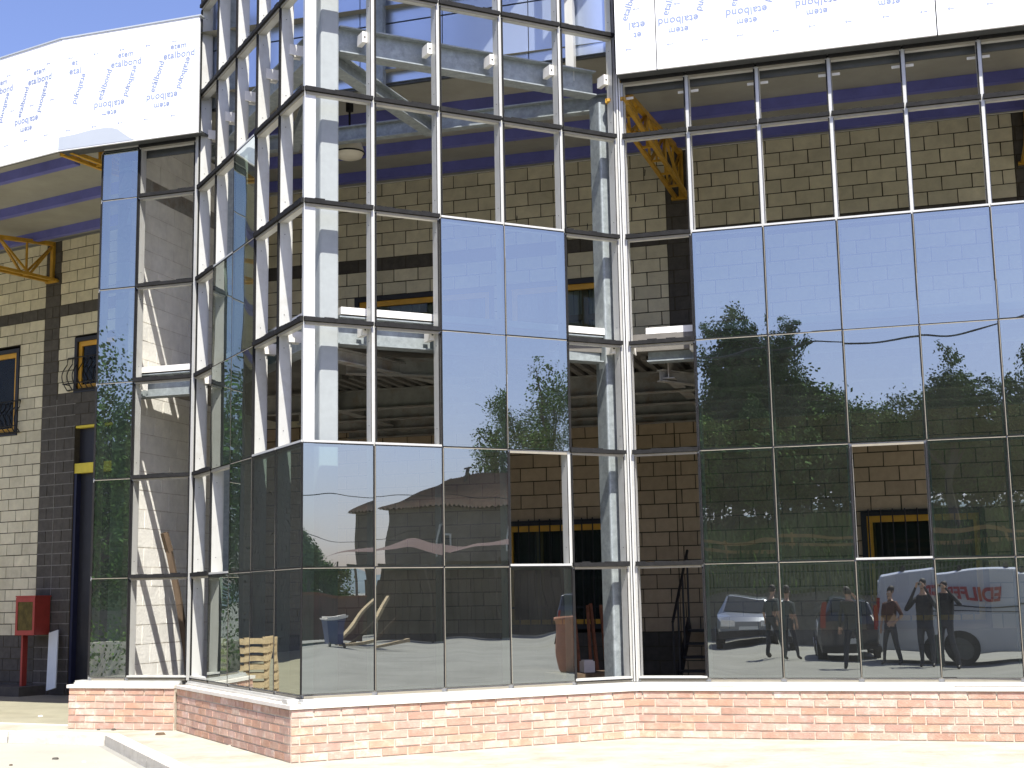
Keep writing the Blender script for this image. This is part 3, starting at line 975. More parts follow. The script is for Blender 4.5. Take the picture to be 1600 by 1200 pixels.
# silver cladding behind the tower
bp = empty('parapet_cladding', (J.x, J.y, 0), ang(I - J), 'silver-blue metal parapet seen through the open top of the corner tower', 'cladding')
LJ = (I - J).length
m = MB()
for i in range(5):
    a, b = LJ * i / 5, LJ * (i + 1) / 5
    m.box(a + 0.006, b - 0.006, 0.12, 0.15, 7.93, 8.70, 0)
    m.box(a + 0.006, b - 0.006, 0.12, 0.15, 8.72, 10.3, 0)
m.box(0, LJ, 0.152, 0.2, 7.9, 10.3, 1)
m.build('metal_sheets', ['silver', 'darkmetal'], bp)
for s_ in (LJ * 0.46, LJ * 0.90):
    m = MB()
    m.box(s_ - 0.05, s_ + 0.05, -0.05, 0.05, 7.56, 10.2, 0)
    m.build('post', ['galv' if s_ < 2.6 else 'alu'], bp)

# bell lamp under the canopy
lp = empty('bell_lamp', (-2.07, 17.35, 7.90), 0, 'round opal bell lamp hanging under the canopy behind the tower', 'lamp')
m = MB()
m.lathe([(0.0, -0.36), (0.08, -0.36), (0.10, -0.39), (0.15, -0.46), (0.185, -0.56), (0.19, -0.60)], n=28)
m.build('shade', ['opal'], lp, smooth=True)
m = MB()
m.lathe([(0.185, -0.602), (0.16, -0.655), (0.08, -0.685), (0.0, -0.69)], n=28)
m.build('globe', ['opal'], lp, smooth=True)
m = MB()
m.lathe([(0.193, -0.59), (0.2, -0.60), (0.193, -0.612), (0.184, -0.60)], n=28)
m.lathe([(0.0, 0.16), (0.05, 0.155), (0.05, -0.03), (0.015, -0.04), (0.015, -0.33), (0.07, -0.34), (0.07, -0.358), (0.0, -0.359)], n=16)
m.build('hanger', ['gasket'], lp)
# ------------------------------------------------------------------ ground, pavement, kerb
def interp(a, b, t): return a + (b - a) * t
def bank_d(x, y):
    """metres behind the fence line (parallel to the long glazed wall)"""
    n = Vector((-uR.y, uR.x))
    return -(Vector((x, y)) - Vector((-5.5, -13.4))).dot(n)
def gz(x, y):
    d = bank_d(x, y)
    z = GZ
    # the bank only rises behind the yard, it fades out towards the farmhouse side
    f = max(0.0, min(1.0, (16 - x) / 18))
    if d > 0.3: z += f * (1.35 + min(2.9, d * 0.17) + max(0, min(26, d - 17)) * 0.085)
    return z
def sheet(xs, ys, fn):
    m = MB()
    idx = {}
    for i, x in enumerate(xs):
        for j, y in enumerate(ys):
            idx[i, j] = len(m.v)
            m.v.append((x, y, fn(x, y)))
    for i in range(len(xs) - 1):
        for j in range(len(ys) - 1):
            m.f.append((idx[i, j], idx[i + 1, j], idx[i + 1, j + 1], idx[i, j + 1]))
            m.m.append(0); m.t.append(1.0)
    return m
xs_ = [-3000, -1200, -500, -200, -120] + [-80 + 4 * i for i in range(41)] + [120, 200, 500, 1200, 3000]
ys_ = [-3000, -1200, -500, -200] + [-80 + 4 * i for i in range(31)] + [60, 120, 500, 1500, 3000]
g = sheet(xs_, ys_, lambda x, y: GZ).build('ground', ['asphalt'])
tag(g, 'grey asphalt yard stretching behind the photographer', kind='structure')
M_['grass'] = mat('rough_grass', (0.014, 0.022, 0.007), 0.95, 0, 0.45, 0.8, spec=0.05, bump=0.05, bscale=6, stain=(0.028, 0.028, 0.010), stain_amt=0.6, stain_scale=0.4)
M_['stonewall'] = mat('retaining_wall_stone', (0.17, 0.155, 0.125), 0.95, 0, 0.3, 4, bump=0.03, bscale=8)
xb = [-90 + 3 * i for i in range(37)]
m = MB()
nRv = Vector((-uR.y, uR.x))
fo = Vector((-5.5, -13.4))
rows_ = [0.0, 3, 6, 10, 14, 18, 24, 30, 38, 46, 60, 90]
cols_ = [-70 + 3 * i for i in range(34)]
idx = {}
for i, s_ in enumerate(cols_):
    for j, d in enumerate(rows_):
        p = fo + uR * s_ - nRv * (d + 0.35)
        z = gz(p.x, p.y) + (random.uniform(-.12, .12) if j else 0)
        if d == 90 or i in (0, len(cols_) - 1): z = GZ - 0.5
        idx[i, j] = len(m.v)
        m.v.append((p.x, p.y, z))
for i in range(len(cols_) - 1):
    for j in range(len(rows_) - 1):
        m.f.append((idx[i, j], idx[i, j + 1], idx[i + 1, j + 1], idx[i + 1, j]))
        m.m.append(0); m.t.append(1.0)
tag(m.build('grass_bank', ['grass'], smooth=True), 'green grassy slope rising behind the yard fence', kind='structure')
m = MB()
for i in range(33):
    a = fo + uR * cols_[i]; b = fo + uR * cols_[i + 1]
    if a.x > 15: break
    za = gz(*(a - nRv * 0.4)); zb_ = gz(*(b - nRv * 0.4))
    m.quad([(a.x, a.y, GZ - 0.2), (b.x, b.y, GZ - 0.2), (b.x, b.y, zb_ + 0.1), (a.x, a.y, za + 0.1)][::-1])
    c_ = a - nRv * 0.4; d_ = b - nRv * 0.4
    m.quad([(a.x, a.y, za + 0.1), (b.x, b.y, zb_ + 0.1), (d_.x, d_.y, zb_ + 0.1), (c_.x, c_.y, za + 0.1)])
tag(m.build('retaining_wall', ['stonewall']), 'low dark retaining wall at the back of the yard under the fence', 'wall', kind='thing')

# pavement slab with kerb
poly = [(-40, 27.5), (-6.2, 17.24), (-4.85, 16.70), (-3.2, 13.25), (-2.35, 11.5), (-1.2, 10.9), (1.6, 11.6), (14, 8.1), (40, 0.6), (40, 24), (10, 30), (-20, 45)]
bm = bmesh.new() if 'bmesh' in globals() else None
m = MB()
m.quad([(x, y, 0.0) for x, y in poly])
for i in range(len(poly)):
    a, b = poly[i], poly[(i + 1) % len(poly)]
    m.quad([(*a, 0.0), (*a, GZ - 0.1), (*b, GZ - 0.1), (*b, 0.0)])
tag(m.build('pavement', ['concrete']), 'cream concrete pavement around the foot of the glazed building', kind='structure')
m = MB()
def offs(p0, p1, p2, d):
    a = (Vector(p1) - Vector(p0)).normalized(); b = (Vector(p2) - Vector(p1)).normalized()
    na, nb = Vector((-a.y, a.x)), Vector((-b.y, b.x))
    n = (na + nb).normalized()
    return Vector(p1) + n * (d / n.dot(na))
kp = poly[:9]
out, inn = [], []
for i in range(len(kp)):
    p0 = kp[i - 1] if i else (2 * kp[0][0] - kp[1][0], 2 * kp[0][1] - kp[1][1])
    p2 = kp[i + 1] if i < len(kp) - 1 else (2 * kp[-1][0] - kp[-2][0], 2 * kp[-1][1] - kp[-2][1])
    out.append(offs(p0, kp[i], p2, -0.03)); inn.append(offs(p0, kp[i], p2, 0.13 if i < 2 or True else 0.2))
for i in range(len(kp) - 1):
    L_ = (out[i + 1] - out[i]).length
    n = max(1, int(L_ / 1.0)) if L_ < 20 else 14
    for k in range(n):
        t0, t1 = (k + 0.003) / n, (k + 1 - 0.003) / n
        a, b = out[i].lerp(out[i + 1], t0), out[i].lerp(out[i + 1], t1)
        c_, d_ = inn[i].lerp(inn[i + 1], t0), inn[i].lerp(inn[i + 1], t1)
        zt = 0.010
        m.quad([(a.x, a.y, zt - .008), (b.x, b.y, zt - .008), (b.x, b.y, GZ - .05), (a.x, a.y, GZ - .05)][::-1])
        ai = a.lerp(c_, .08); bi = b.lerp(d_, .08)
        m.quad([(a.x, a.y, zt - .008), (ai.x, ai.y, zt), (bi.x, bi.y, zt), (b.x, b.y, zt - .008)][::-1])
        m.quad([(ai.x, ai.y, zt), (c_.x, c_.y, zt), (d_.x, d_.y, zt), (bi.x, bi.y, zt)][::-1])
        m.quad([(c_.x, c_.y, zt), (c_.x, c_.y, -.01), (d_.x, d_.y, -.01), (d_.x, d_.y, zt)][::-1])
        for (p, q) in ((a, c_), (b, d_)):
            m.quad([(p.x, p.y, zt - .008), (q.x, q.y, zt), (q.x, q.y, -.05), (p.x, p.y, -.05)])
tag(m.build('kerb', ['kerb']), 'pale concrete kerb edging the pavement', kind='structure')
# slab edge strip at the left, slightly proud
m = MB()
m.bar((-9.5, 19.8, 0.004), (-5.55, 17.95, 0.004), 0.09, 0.012)
tag(m.build('paving_strip', ['kerb']), 'thin pale edging strip crossing the pavement at the left', kind='structure')
m = MB()
P_ = [(-40, 34), (-7.9, 24.7), (-5.3, 17.9), (JT.x, JT.y), (-8, 24.6), (-30, 38)]
m.quad([(-5.0, 17.7, 0.02), (I.x, I.y + 0.3, 0.02), (9, 13.6, 0.02), (18, 17.5, 0.02), (JT.x, JT.y, 0.02)])
tag(m.build('floor', ['floor']), 'dusty floor inside the glazed hall', kind='structure')
m = MB()
m.quad([(x, y, GZ + 0.004) for x, y in [(-26, 22.6), (-18, 10), (-6, 8.5), (-2.7, 10.6), (-2.45, 11.45), (-3.3, 13.2), (-4.95, 16.65), (-6.3, 17.15)]])
tag(m.build('yard_apron', ['apron']), 'pale concrete apron of the yard below the kerb at the lower left', kind='structure')
M_['oldconc'] = mat('weathered_concrete', (0.25, 0.235, 0.165), 0.95, 0, 0.14, 1.3, bump=0.005, bscale=25, stain=(0.19, 0.175, 0.12), stain_amt=0.6, stain_scale=1.1)
m = MB()
m.quad([(x, y, 0.004) for x, y in [(-40, 31.5), (-9.5, 19.78), (-5.55, 17.93), (-5.33, 17.95), (-4.3, 21.2), (-8.2, 24.1), (-30, 37.2), (-40, 43)]])
tag(m.build('old_pavement', ['oldconc']), 'yellowish weathered concrete in front of the open left wall', kind='structure')
# hills
M_['hill'] = mat('far_hills', (0.11, 0.15, 0.17), 0.95, 0, 0.2, 0.004)  # distance haze is put into the blue-grey base colour
m = MB()
n = 72
import math as _m
for i in range(n + 1):
    t = 2 * math.pi * i / n
    h = 70 + 35 * math.sin(t * 3 + 1) + 20 * math.sin(t * 7 + 2)
    for r_, z in ((1500, -2), (1750, h * 0.6), (2100, h)):
        m.v.append((r_ * math.cos(t), r_ * math.sin(t), z))
for i in range(n):
    for j in (0, 1):
        b_ = i * 3 + j
        m.f.append((b_, b_ + 3, b_ + 4, b_ + 1)); m.m.append(0); m.t.append(1.0)
tag(m.build('hills', ['hill'], smooth=True), 'low hills on the horizon coloured a hazy blue-grey', kind='structure')

# ------------------------------------------------------------------ small things in view
W2p = lambda s_, t_: JT + uW2 * s_ - nW2 * t_
p = W2p(-4.98, 0.24)
hc = empty('hydrant_cabinet', (p.x, p.y, 0), ang(uW2), 'red metal hydrant cabinet on a thin red post beside the charcoal pilaster', 'cabinet')
m = MB()
m.box(-0.33, 0.33, -0.12, 0.12, 1.02, 1.66, 0)
m.box(-0.345, 0.345, -0.135, 0.13, 1.66, 1.685, 0)
for a in ((-0.33, -0.26), (0.26, 0.33)): m.box(a[0], a[1], -0.135, -0.1205, 1.02, 1.655, 0)
m.box(-0.26, 0.26, -0.135, -0.1205, 1.02, 1.10, 0); m.box(-0.26, 0.26, -0.135, -0.1205, 1.58, 1.655, 0)
m.build('box', ['red'], hc)
m = MB(); m.box(-0.26, 0.26, -0.128, -0.1205, 1.10, 1.58, 0); m.build('window', ['reddk'], hc)
m = MB(); m.box(-0.30, -0.24, -0.04, 0.04, 0.0, 1.02, 0); m.box(-0.38, -0.16, -0.1, 0.1, 0.0, 0.012, 0); m.build('post', ['red'], hc)
hc.rotation_euler[2] = R(-22)
hc.scale = (0.62, 1.5, 1)
p = W2p(-4.40, 0.30)
m = MB()
m.box(-0.115, 0.115, -0.011, 0.011, 0.0, 1.0, 0)
o = m.build('board_offcut', ['whiteboard'], None, (p.x, p.y, 0.12), ang(uW2))
o.rotation_euler = (R(-12), R(-13), ang(uW2))
tag(o, 'narrow pale board leaning on the charcoal wall by the red cabinet', 'board')
m = MB()
m.box(-12, -4.9, -0.55, -0.005, 0.001, 0.16, 0)
tag(m.build('step', ['darkblk'], None, (JT.x, JT.y, 0), ang(uW2)), 'low dark step along the foot of the left block wall', 'step')
# leaning timber in the end bay
m = MB()
pts = [(-4.30, 18.55, 0.05), (-4.36, 18.5, 0.9), (-4.45, 18.45, 1.5), (-4.60, 18.45, 2.2), (-4.66, 18.4, 2.45)]
for a, b in zip(pts[:-1], pts[1:]): m.bar(a, b, 0.10, 0.07)
tag(m.build('timber_prop', ['wood']), 'crooked dark timber leaning inside the end bay against the pale cross wall', 'timber')
# rusty bars leaning by the inner column
for i in range(4):
    x = 0.78 + i * 0.115
    m = MB()
    m.bar((x + 0.05, 17.62 + i * .05, 0.03), (x + random.uniform(-.05, .03), 17.95 + i * .05, 1.42 - 0.02 * (i % 2)), 0.035, 0.045)
    tag(m.build('leaning_bar', ['rust']), ['leftmost', 'second', 'third', 'rightmost'][i] + ' of four rust-brown bars leaning upright in the lowest opening left of the inner corner', 'bar', 'rusty bars leaning in a row')
m = MB()
m.box(0, 0.14, 0, 0.14, 0, 0.13, 0)
m.box(0.015, 0.125, 0.015, 0.125, 0.13, 0.145, 0)
tag(m.build('pale_block', ['coping'], None, (0.80, 16.75, 0.62), R(20)), 'small pale block standing at the foot of the galvanised inner column', 'block')
m = MB()
m.box(-0.5, 0.5, -0.3, 0.3, 0.0, 0.6, 0)
tag(m.build('crate', ['wood'], None, (0.9, 16.85, 0.02), R(20)), 'low dark wooden crate carrying a small pale block inside the tower', 'crate')
# stair inside
st = empty('inside_stair', (2.5, 17.9, 0.02), R(-16), 'dark steel stair rising inside behind the first bay of the long glazed wall', 'stair')
for i in range(6):
    m = MB()
    m.box(-0.5, 0.5, 0.0 + i * 0.25, 0.24 + i * 0.25, 0.17 * (i + 1) - 0.03, 0.17 * (i + 1), 0)
    m.build('tread', ['black'], st)
for sx in (-0.53, 0.5):
    m = MB()
    m.bar((sx, 0, 0.05), (sx, 1.55, 1.1), 0.04, 0.2)
    m.build('stringer', ['black'], st)
m = MB()
for i in range(4): m.tube([(-0.5, i * 0.45, 0.2 + .3 * i), (-0.5, i * .45, 1.15 + .3 * i)], 0.015, 6)
m.tube([(-0.5, 0, 1.15), (-0.5, 1.4, 2.1)], 0.02, 6)
m.build('handrail', ['black'], st)
# pallets off to the left (seen mirrored in the tower side)
for i in range(3):
    p = Vector((-7.75 - 0.15 * i, 19.75 + 0.12 * i))
    pal = empty('pallet', (p.x, p.y, 0.02 + 0.0 * i), R(40 + 6 * i), ['front', 'middle', 'rear'][i] + ' wooden pallet propped on edge left of the building, mirrored in the tower side', 'pallet', 'wooden pallets propped on edge')
    pal.scale = (.8, .8, .8)
    for k in range(7):
        m = MB(); m.bar((-0.5, 0.02 * k, 0.08 + 0.17 * k), (0.5, 0.02 * k, 0.08 + 0.17 * k), 0.022, 0.10); m.build('slat', ['palewood'], pal)
    for xx in (-0.46, 0, 0.46):
        m = MB(); m.bar((xx, 0.06, 0.03), (xx, 0.20, 1.18), 0.08, 0.08); m.build('bearer', ['palewood'], pal)
# grit and pebbles
def pebble(x, y, s):
    m = MB()
    n = 9
    base = len(m.v)
    ring = [(s * (0.7 + .5 * random.random()) * math.cos(2 * math.pi * k / n), s * .7 * (0.7 + .5 * random.random()) * math.sin(2 * math.pi * k / n)) for k in range(n)]
    for a, b in ring: m.v.append((a, b, 0))
    for a, b in ring: m.v.append((a * .7, b * .7, s * .45))
    for k in range(n):
        k2 = (k + 1) % n
        m.f.append((k, k2, n + k2, n + k)); m.m.append(0); m.t.append(1.0)
    m.f.append(tuple(range(n, 2 * n))); m.m.append(0); m.t.append(1.0)
    onp = True
    return m.build('stone_chip', [random.choice(['wood', 'kerb', 'darkblk', 'concrete'])], None, (x, y, 0.0), random.random() * 6)
for i, (x, y, s, lab) in enumerate([(-4.95, 17.3, .045, 'grey chip on the pavement below the left end of the plinth'), (-5.15, 17.35, .035, 'darker chip left of another below the plinth end'), (-4.2, 16.6, .06, 'flat brown scrap lying on the pavement near the kerb bend'),
                                (-3.9, 16.9, .03, 'tiny chip on the pavement close to the plinth corner'), (-6.6, 19.5, .05, 'small stone on the pavement near the left edge of the view'), (-3.1, 15.2, .03, 'tiny stone beside the left plinth face'), (-3.0, 14.6, .025, 'tiny pale stone nearer the front plinth corner')]):
    tag(pebble(x, y, s), lab, 'stone')
for x, y, s, lab in [(-5.0, 15.3, .05, 'brown scrap on the yard inside the kerb corner'), (-4.6, 15.0, .03, 'small dark stone on the yard right of a brown scrap'), (-5.3, 14.8, .035, 'small stone on the yard near the lower left of the view'), (-4.45, 14.95, .022, 'tiny chip on the yard beside the kerb')]:
    o = pebble(x, y, s); o.location.z = GZ; tag(o, lab, 'stone')

# ------------------------------------------------------------------ trees
M_['leaf_d'] = mat('dark_leaf', (0.045, 0.095, 0.022), 0.8, 0, 0.5, 0.7, spec=0.06, tone=True)
M_['leaf_m'] = mat('mid_leaf', (0.085, 0.155, 0.032), 0.8, 0, 0.45, 0.7, spec=0.06, tone=True)
M_['leaf_o'] = mat('grey_green_leaf', (0.085, 0.135, 0.05), 0.8, 0, 0.4, 0.7, spec=0.06, tone=True)
M_['bark'] = mat('bark', (0.09, 0.07, 0.05), 0.95, 0, 0.3, 8, bump=0.01, bscale=20)
def crown_mesh(lobes, n, ls, matn, seed):
    rnd = random.Random(seed)
    me = MB()
    tot = sum(l[3] * l[4] * l[5] for l in lobes)
    for (cx, cy, cz, rx, ry, rz_) in lobes:
        k = int(n * rx * ry * rz_ / tot)
        clumps = []
        for _ in range(max(6, k // 90)):
            a, b_ = rnd.uniform(0, 2 * math.pi), math.acos(rnd.uniform(-1, 1))
            rr_ = rnd.uniform(0.35, 1.05)
            clumps.append((cx + rx * rr_ * math.sin(b_) * math.cos(a), cy + ry * rr_ * math.sin(b_) * math.sin(a), cz + rz_ * rr_ * math.cos(b_), rnd.uniform(.75, 1.25)))
        for q_ in range(k):
            q = rnd.choice(clumps)
            if q_ % 5 < 2:          # inner leaves fill the volume
                a, b_, rr_ = rnd.uniform(0, 2 * math.pi), math.acos(rnd.uniform(-1, 1)), rnd.random() ** .4 * .95
                q = (cx + rx * rr_ * math.sin(b_) * math.cos(a), cy + ry * rr_ * math.sin(b_) * math.sin(a), cz + rz_ * rr_ * math.cos(b_), q[3])
            sp = 0.15 * (rx * ry * rz_) ** (1 / 3)
            x, y, z = q[0] + rnd.gauss(0, sp), q[1] + rnd.gauss(0, sp), q[2] + rnd.gauss(0, sp)
            d = Vector((rnd.gauss(0, 1), rnd.gauss(0, 1), rnd.gauss(0, 1))).normalized()
            e = d.orthogonal().normalized()
            f_ = d.cross(e)
            s1 = ls * rnd.uniform(.6, 1.3); s2 = s1 * rnd.uniform(.45, .8)
            c_ = Vector((x, y, z))
            t = q[3] * rnd.uniform(.8, 1.2)
            me.quad([c_ - e * s1, c_ - f_ * s2, c_ + e * s1, c_ + f_ * s2], 0, (t, t, t * .9))
    return me
def tree_parts(kind, H, seed):
    rnd = random.Random(seed)
    if kind == 'poplar':
        lobes = [(rnd.uniform(-.3, .3), rnd.uniform(-.3, .3), H * f, H * .135 * k_, H * .135 * k_, H * .12) for f, k_ in ((.2, 1), (.35, 1.3), (.5, 1.3), (.65, 1.15), (.8, .9), (.92, .5))]
        mt, n, ls = 'leaf_d', 26000, .085
    elif kind == 'olive':
        lobes = [(rnd.uniform(-1, 1) * H * .17, rnd.uniform(-1, 1) * H * .17, H * rnd.uniform(.42, .86), H * .13, H * .13, H * .12) for _ in range(9)] + [(0, 0, H * .62, H * .2, H * .2, H * .2), (0, 0, H * .9, H * .09, H * .09, H * .09)]
        mt, n, ls = 'leaf_o', 17000, .07
    elif kind == 'tall':
        lobes = [(rnd.uniform(-1, 1) * H * .09, rnd.uniform(-1, 1) * H * .09, H * f, H * .11, H * .11, H * .09) for f in (.42, .5, .58, .66, .74, .82, .9)] + [(0, 0, H * .97, H * .04, H * .04, H * .05)]
        mt, n, ls = 'leaf_m', 18000, .085
    elif kind == 'near':
        lobes = [(rnd.uniform(-1, 1) * H * .22, rnd.uniform(-1, 1) * H * .22, H * rnd.uniform(.3, .8), H * .2, H * .2, H * .17) for _ in range(8)] + [(0, 0, H * .55, H * .3, H * .3, H * .28)]
        mt, n, ls = 'leaf_d', 30000, .055
    else:
        lobes = [(rnd.uniform(-1, 1) * H * .22, rnd.uniform(-1, 1) * H * .22, H * rnd.uniform(.3, .8), H * .2, H * .2, H * .17) for _ in range(8)] + [(0, 0, H * .55, H * .3, H * .3, H * .28)]
        mt, n, ls = 'leaf_d' if kind == 'bushy' else 'leaf_m', 22000, .095
    cr = crown_mesh(lobes, n, ls, mt, seed)
    tr = MB()
    tr.tube([(0, 0, -.3), (0.05, 0, H * .25), (-.05, .05, H * .5), (0.05, 0, H * .8)], [H * .022, H * .017, H * .011, H * .004], 8)
    for lb in lobes:
        z0 = min(lb[2] * .6, H * .5)
        tr.tube([(0, 0, z0), (lb[0] * .5, lb[1] * .5, (z0 + lb[2]) / 2), (lb[0], lb[1], lb[2])], [H * .009, H * .006, H * .002], 6)
    return cr, tr, mt
tree_cache = {}
def tree(kind, H, x, y, label, seed=1, zrot=None, group='trees reflected behind the yard'):
    key = (kind, H, seed)
    root = empty({'poplar': 'poplar_tree', 'olive': 'olive_tree', 'tall': 'tall_tree'}.get(kind, 'leafy_tree'), (x, y, gz(x, y)), zrot if zrot is not None else random.random() * 6, label, 'tree', group)
    if key not in tree_cache:
        cr, tr, mt = tree_parts(kind, H, seed)
        c_ = cr.build('crown', [mt], root); t_ = tr.build('trunk', ['bark'], root)
        tree_cache[key] = (c_, t_)
    else:
        for o_ in tree_cache[key]:
            c_ = o_.copy(); c_.parent = root; COL.objects.link(c_)
    return root
T = [('poplar', 10.6, -20.9, -38.4, 'dark poplar, leftmost of the tall close group at the left of the mirrored trees'), ('poplar', 11.2, -20.0, -38.8, 'dark poplar, tallest of the close group above the grass bank'),
     ('poplar', 10.4, -19.1, -39.2, 'dark poplar on the right of the tallest one'), ('poplar', 10.7, -17.7, -39.6, 'dark poplar standing apart just right of the tall close group'),
     ('bushy', 8.0, -22.6, -37.5, 'dense dark tree at the left foot of the poplar group'), ('bushy', 7.5, -16.6, -40.0, 'dense dark tree right of the lone poplar'), ('leafy', 7.6, -15.0, -40.4, 'lighter green tree sloping down from the poplars'),
     ('leafy', 6.8, -13.3, -40.8, 'lower green tree midway along the bank'), ('bushy', 6.2, -11.4, -41.2, 'low dark tree left of the tall grey-green tree'), ('leafy', 5.4, -9.6, -41.7, 'low green tree behind the tall grey-green one'),
     ('bushy', 5.0, -7.4, -42.3, 'low dark tree behind and right of the tall grey-green one'), ('leafy', 5.6, -5.2, -42.8, 'low green tree at the right end of the mirrored row'), ('bushy', 5.6, -2.6, -43.4, 'low dark tree past the right end of the mirrored row'),
     ('olive', 8.2, -6.9, -30.6, 'airy grey-green tree with a dark trunk standing alone on the bank'), ('olive', 7.4, -3.9, -31.0, 'airy grey-green tree cut by the right edge of the view'),
     ('leafy', 6.0, -25, -36.5, 'green tree further left along the bank'), ('bushy', 7.0, -28.5, -36, 'dark tree far left along the bank'), ('leafy', 6.5, -20, -33.0, 'green tree below the poplar group'), ('leafy', 5.0, -16.5, -34.5, 'small green tree in front of the lone poplar'),
     ('bushy', 4.4, -12.5, -35.5, 'small dark tree in the middle of the bank'), ('leafy', 4.4, 0.5, -36, 'small green tree on the bank to the right')]
for i, (k_, H, x, y, lab) in enumerate(T): tree(k_, H, x, y, lab, seed=1 + i % 2)
TF = [('tall', 17.5, 65.0, -29.5, 'tall poplar mirrored right of the farmhouse roof'), ('tall', 15.5, 63.4, -32.8, 'slimmer tall poplar left of another behind the farmhouse'), ('tall', 16.5, 67.5, -25.5, 'tall poplar behind the right end of the farmhouse'),
      ('olive', 6.6, 47.0, -33.5, 'thin airy tree left of the farmhouse'), ('olive', 6.2, 45.5, -35.5, 'thin airy tree at the left of the mirrored yard'), ('leafy', 5.6, 50, -36, 'green tree close left of the farmhouse'), ('leafy', 5.4, 42, -37, 'green tree further left of the farmhouse'),
      ('bushy', 5.0, 38, -38, 'dark bushy tree far left of the farmhouse'), ('olive', 6.0, 54.5, -40.5, 'airy tree just behind the left farmhouse corner')]
for i, (k_, H, x, y, lab) in enumerate(TF):
    o = tree(k_, H, x, y, lab, seed=1 + i % 2, group='trees around the farmhouse')
    o.location.z = GZ
TK = [('bushy', 9.5, -22, 5.5, 'big dark tree mirrored in the left end panes'), ('bushy', 9.0, -25, 1.0, 'dark tree left of the yard, second from the big one'), ('leafy', 8.0, -20, 9.5, 'green tree left of the yard nearest the building'), ('leafy', 8.5, -27, -4.5, 'green tree left of the yard towards the bank'),
      ('bushy', 9.0, -26, 13.5, 'dark tree far left level with the building'), ('leafy', 7.5, -22, 17, 'green tree far left past the block wall')]
for i, (k_, H, x, y, lab) in enumerate(TK):
    o = tree('near', 9.0, x, y, lab, seed=1 + i % 2, group='trees left of the yard')
    o.location.z = GZ
m = MB()
m.box(-0.12, 0.12, 0, 26, 0, 0.75, 0)
tag(m.build('low_wall', ['kerb'], None, (-16.5, -6, GZ), R(4)), 'low pale wall left of the yard in front of the trees', 'wall')
m = MB()
rnd = random.Random(5)
for k in range(14000):
    y = rnd.uniform(-6, 20); x = -17.6 + rnd.gauss(0, .4) - 0.07 * (y + 6) * 0.0; z = GZ + abs(rnd.gauss(.55, .35))
    d = Vector((rnd.gauss(0, 1), rnd.gauss(0, 1), rnd.gauss(0, 1))).normalized(); e = d.orthogonal().normalized(); f_ = d.cross(e)
    c_ = Vector((x, y, z)); s_ = rnd.uniform(.03, .06)
    m.quad([c_ - e * s_, c_ - f_ * s_ * .6, c_ + e * s_, c_ + f_ * s_ * .6], 0, rnd.uniform(.7, 1.3))
tag(m.build('hedge', ['leaf_m']), 'loose green hedge behind the low pale wall', 'hedge')

m = MB()
rnd = random.Random(9)
for k in range(80000):
    sx = rnd.uniform(-34, 26); d0 = 26.5 + 3.0 * math.sin(sx * .35)
    p_ = fo + uR * sx - nRv * (d0 + rnd.gauss(0, 1.2))
    hh = 4.7 + .9 * math.sin(sx * .8) + .7 * math.sin(sx * 2.1 + 1)
    z = gz(p_.x, p_.y) + hh * rnd.random() ** .8 * 1.05
    d = Vector((rnd.gauss(0, 1), rnd.gauss(0, 1), rnd.gauss(0, 1))).normalized(); e = d.orthogonal().normalized(); f_ = d.cross(e)
    c_ = Vector((p_.x, p_.y, z)); s_ = rnd.uniform(.08, .17)
    t = rnd.uniform(.7, 1.25)
    m.quad([c_ - e * s_, c_ - f_ * s_ * .6, c_ + e * s_, c_ + f_ * s_ * .6], 0, t)
tag(m.build('undergrowth', ['leaf_d']), 'dark undergrowth filling the gaps beneath the trees on the bank', kind='stuff')

m = MB()
rnd = random.Random(12)
for k in range(42000):
    sx = rnd.uniform(-26, 22); d0 = 0.6 + 26 * rnd.random() ** 1.2
    p_ = fo + uR * sx - nRv * d0
    z = gz(p_.x, p_.y) - .1
    hh = rnd.uniform(.18, .5) * (1.3 if math.sin(sx * .9 + d0 * .5) > .4 else .8); a_ = rnd.uniform(0, math.pi)
    e = Vector((math.cos(a_), math.sin(a_), 0)) * rnd.uniform(.04, .09)
    c_ = Vector((p_.x, p_.y, z)); tp = c_ + Vector((rnd.uniform(-.12, .12), rnd.uniform(-.12, .12), hh))
    m.quad([c_ - e, c_ + e, tp + e * .3, tp - e * .3], 0, rnd.uniform(.6, 1.2))
M_['blade'] = mat('long_grass', (0.07, 0.125, 0.025), 0.8, 0, 0.4, 1.2, spec=0.1, tone=True)
tag(m.build('long_grass', ['blade']), 'long uneven grass growing over the bank behind the fence', 'grass', kind='stuff')

# ------------------------------------------------------------------ fence and guard rail on the bank
M_['fence'] = mat('green_fence_paint', (0.075, 0.10, 0.05), 0.6, 0.1, 0.3, 4)
M_['ochre'] = mat('ochre_rail_paint', (0.42, 0.24, 0.06), 0.6, 0, 0.3, 4)
fz = GZ + 1.45
fe = empty('slat_fence', (fo.x, fo.y, fz), ang(uR), 'green upright-slat fence on top of the dark retaining wall', 'fence')
m = MB()
for i in range(330):
    x = -20 + i * 0.12
    m.box(x, x + 0.055, -0.02, 0.0, 0.0, 1.05 + random.uniform(-.02, .02), 0)
m.build('slats', ['fence'], fe)
m = MB()
for z in (0.15, 0.85): m.box(-20, 19.6, 0.001, 0.04, z, z + 0.06, 0)
m.build('rails', ['fence'], fe)
for i in range(20):
    m = MB(); m.box(-20 + i * 2.05, -19.93 + i * 2.05, 0.041, 0.11, -0.2, 1.12, 0); m.build('post', ['fence'], fe)
p = Vector((-11.9, -21.8))
ra = empty('guard_rail', (p.x, p.y, gz(p.x, p.y)), ang(uR), 'ochre two-bar rail on posts crossing the grass bank above the fence', 'rail')
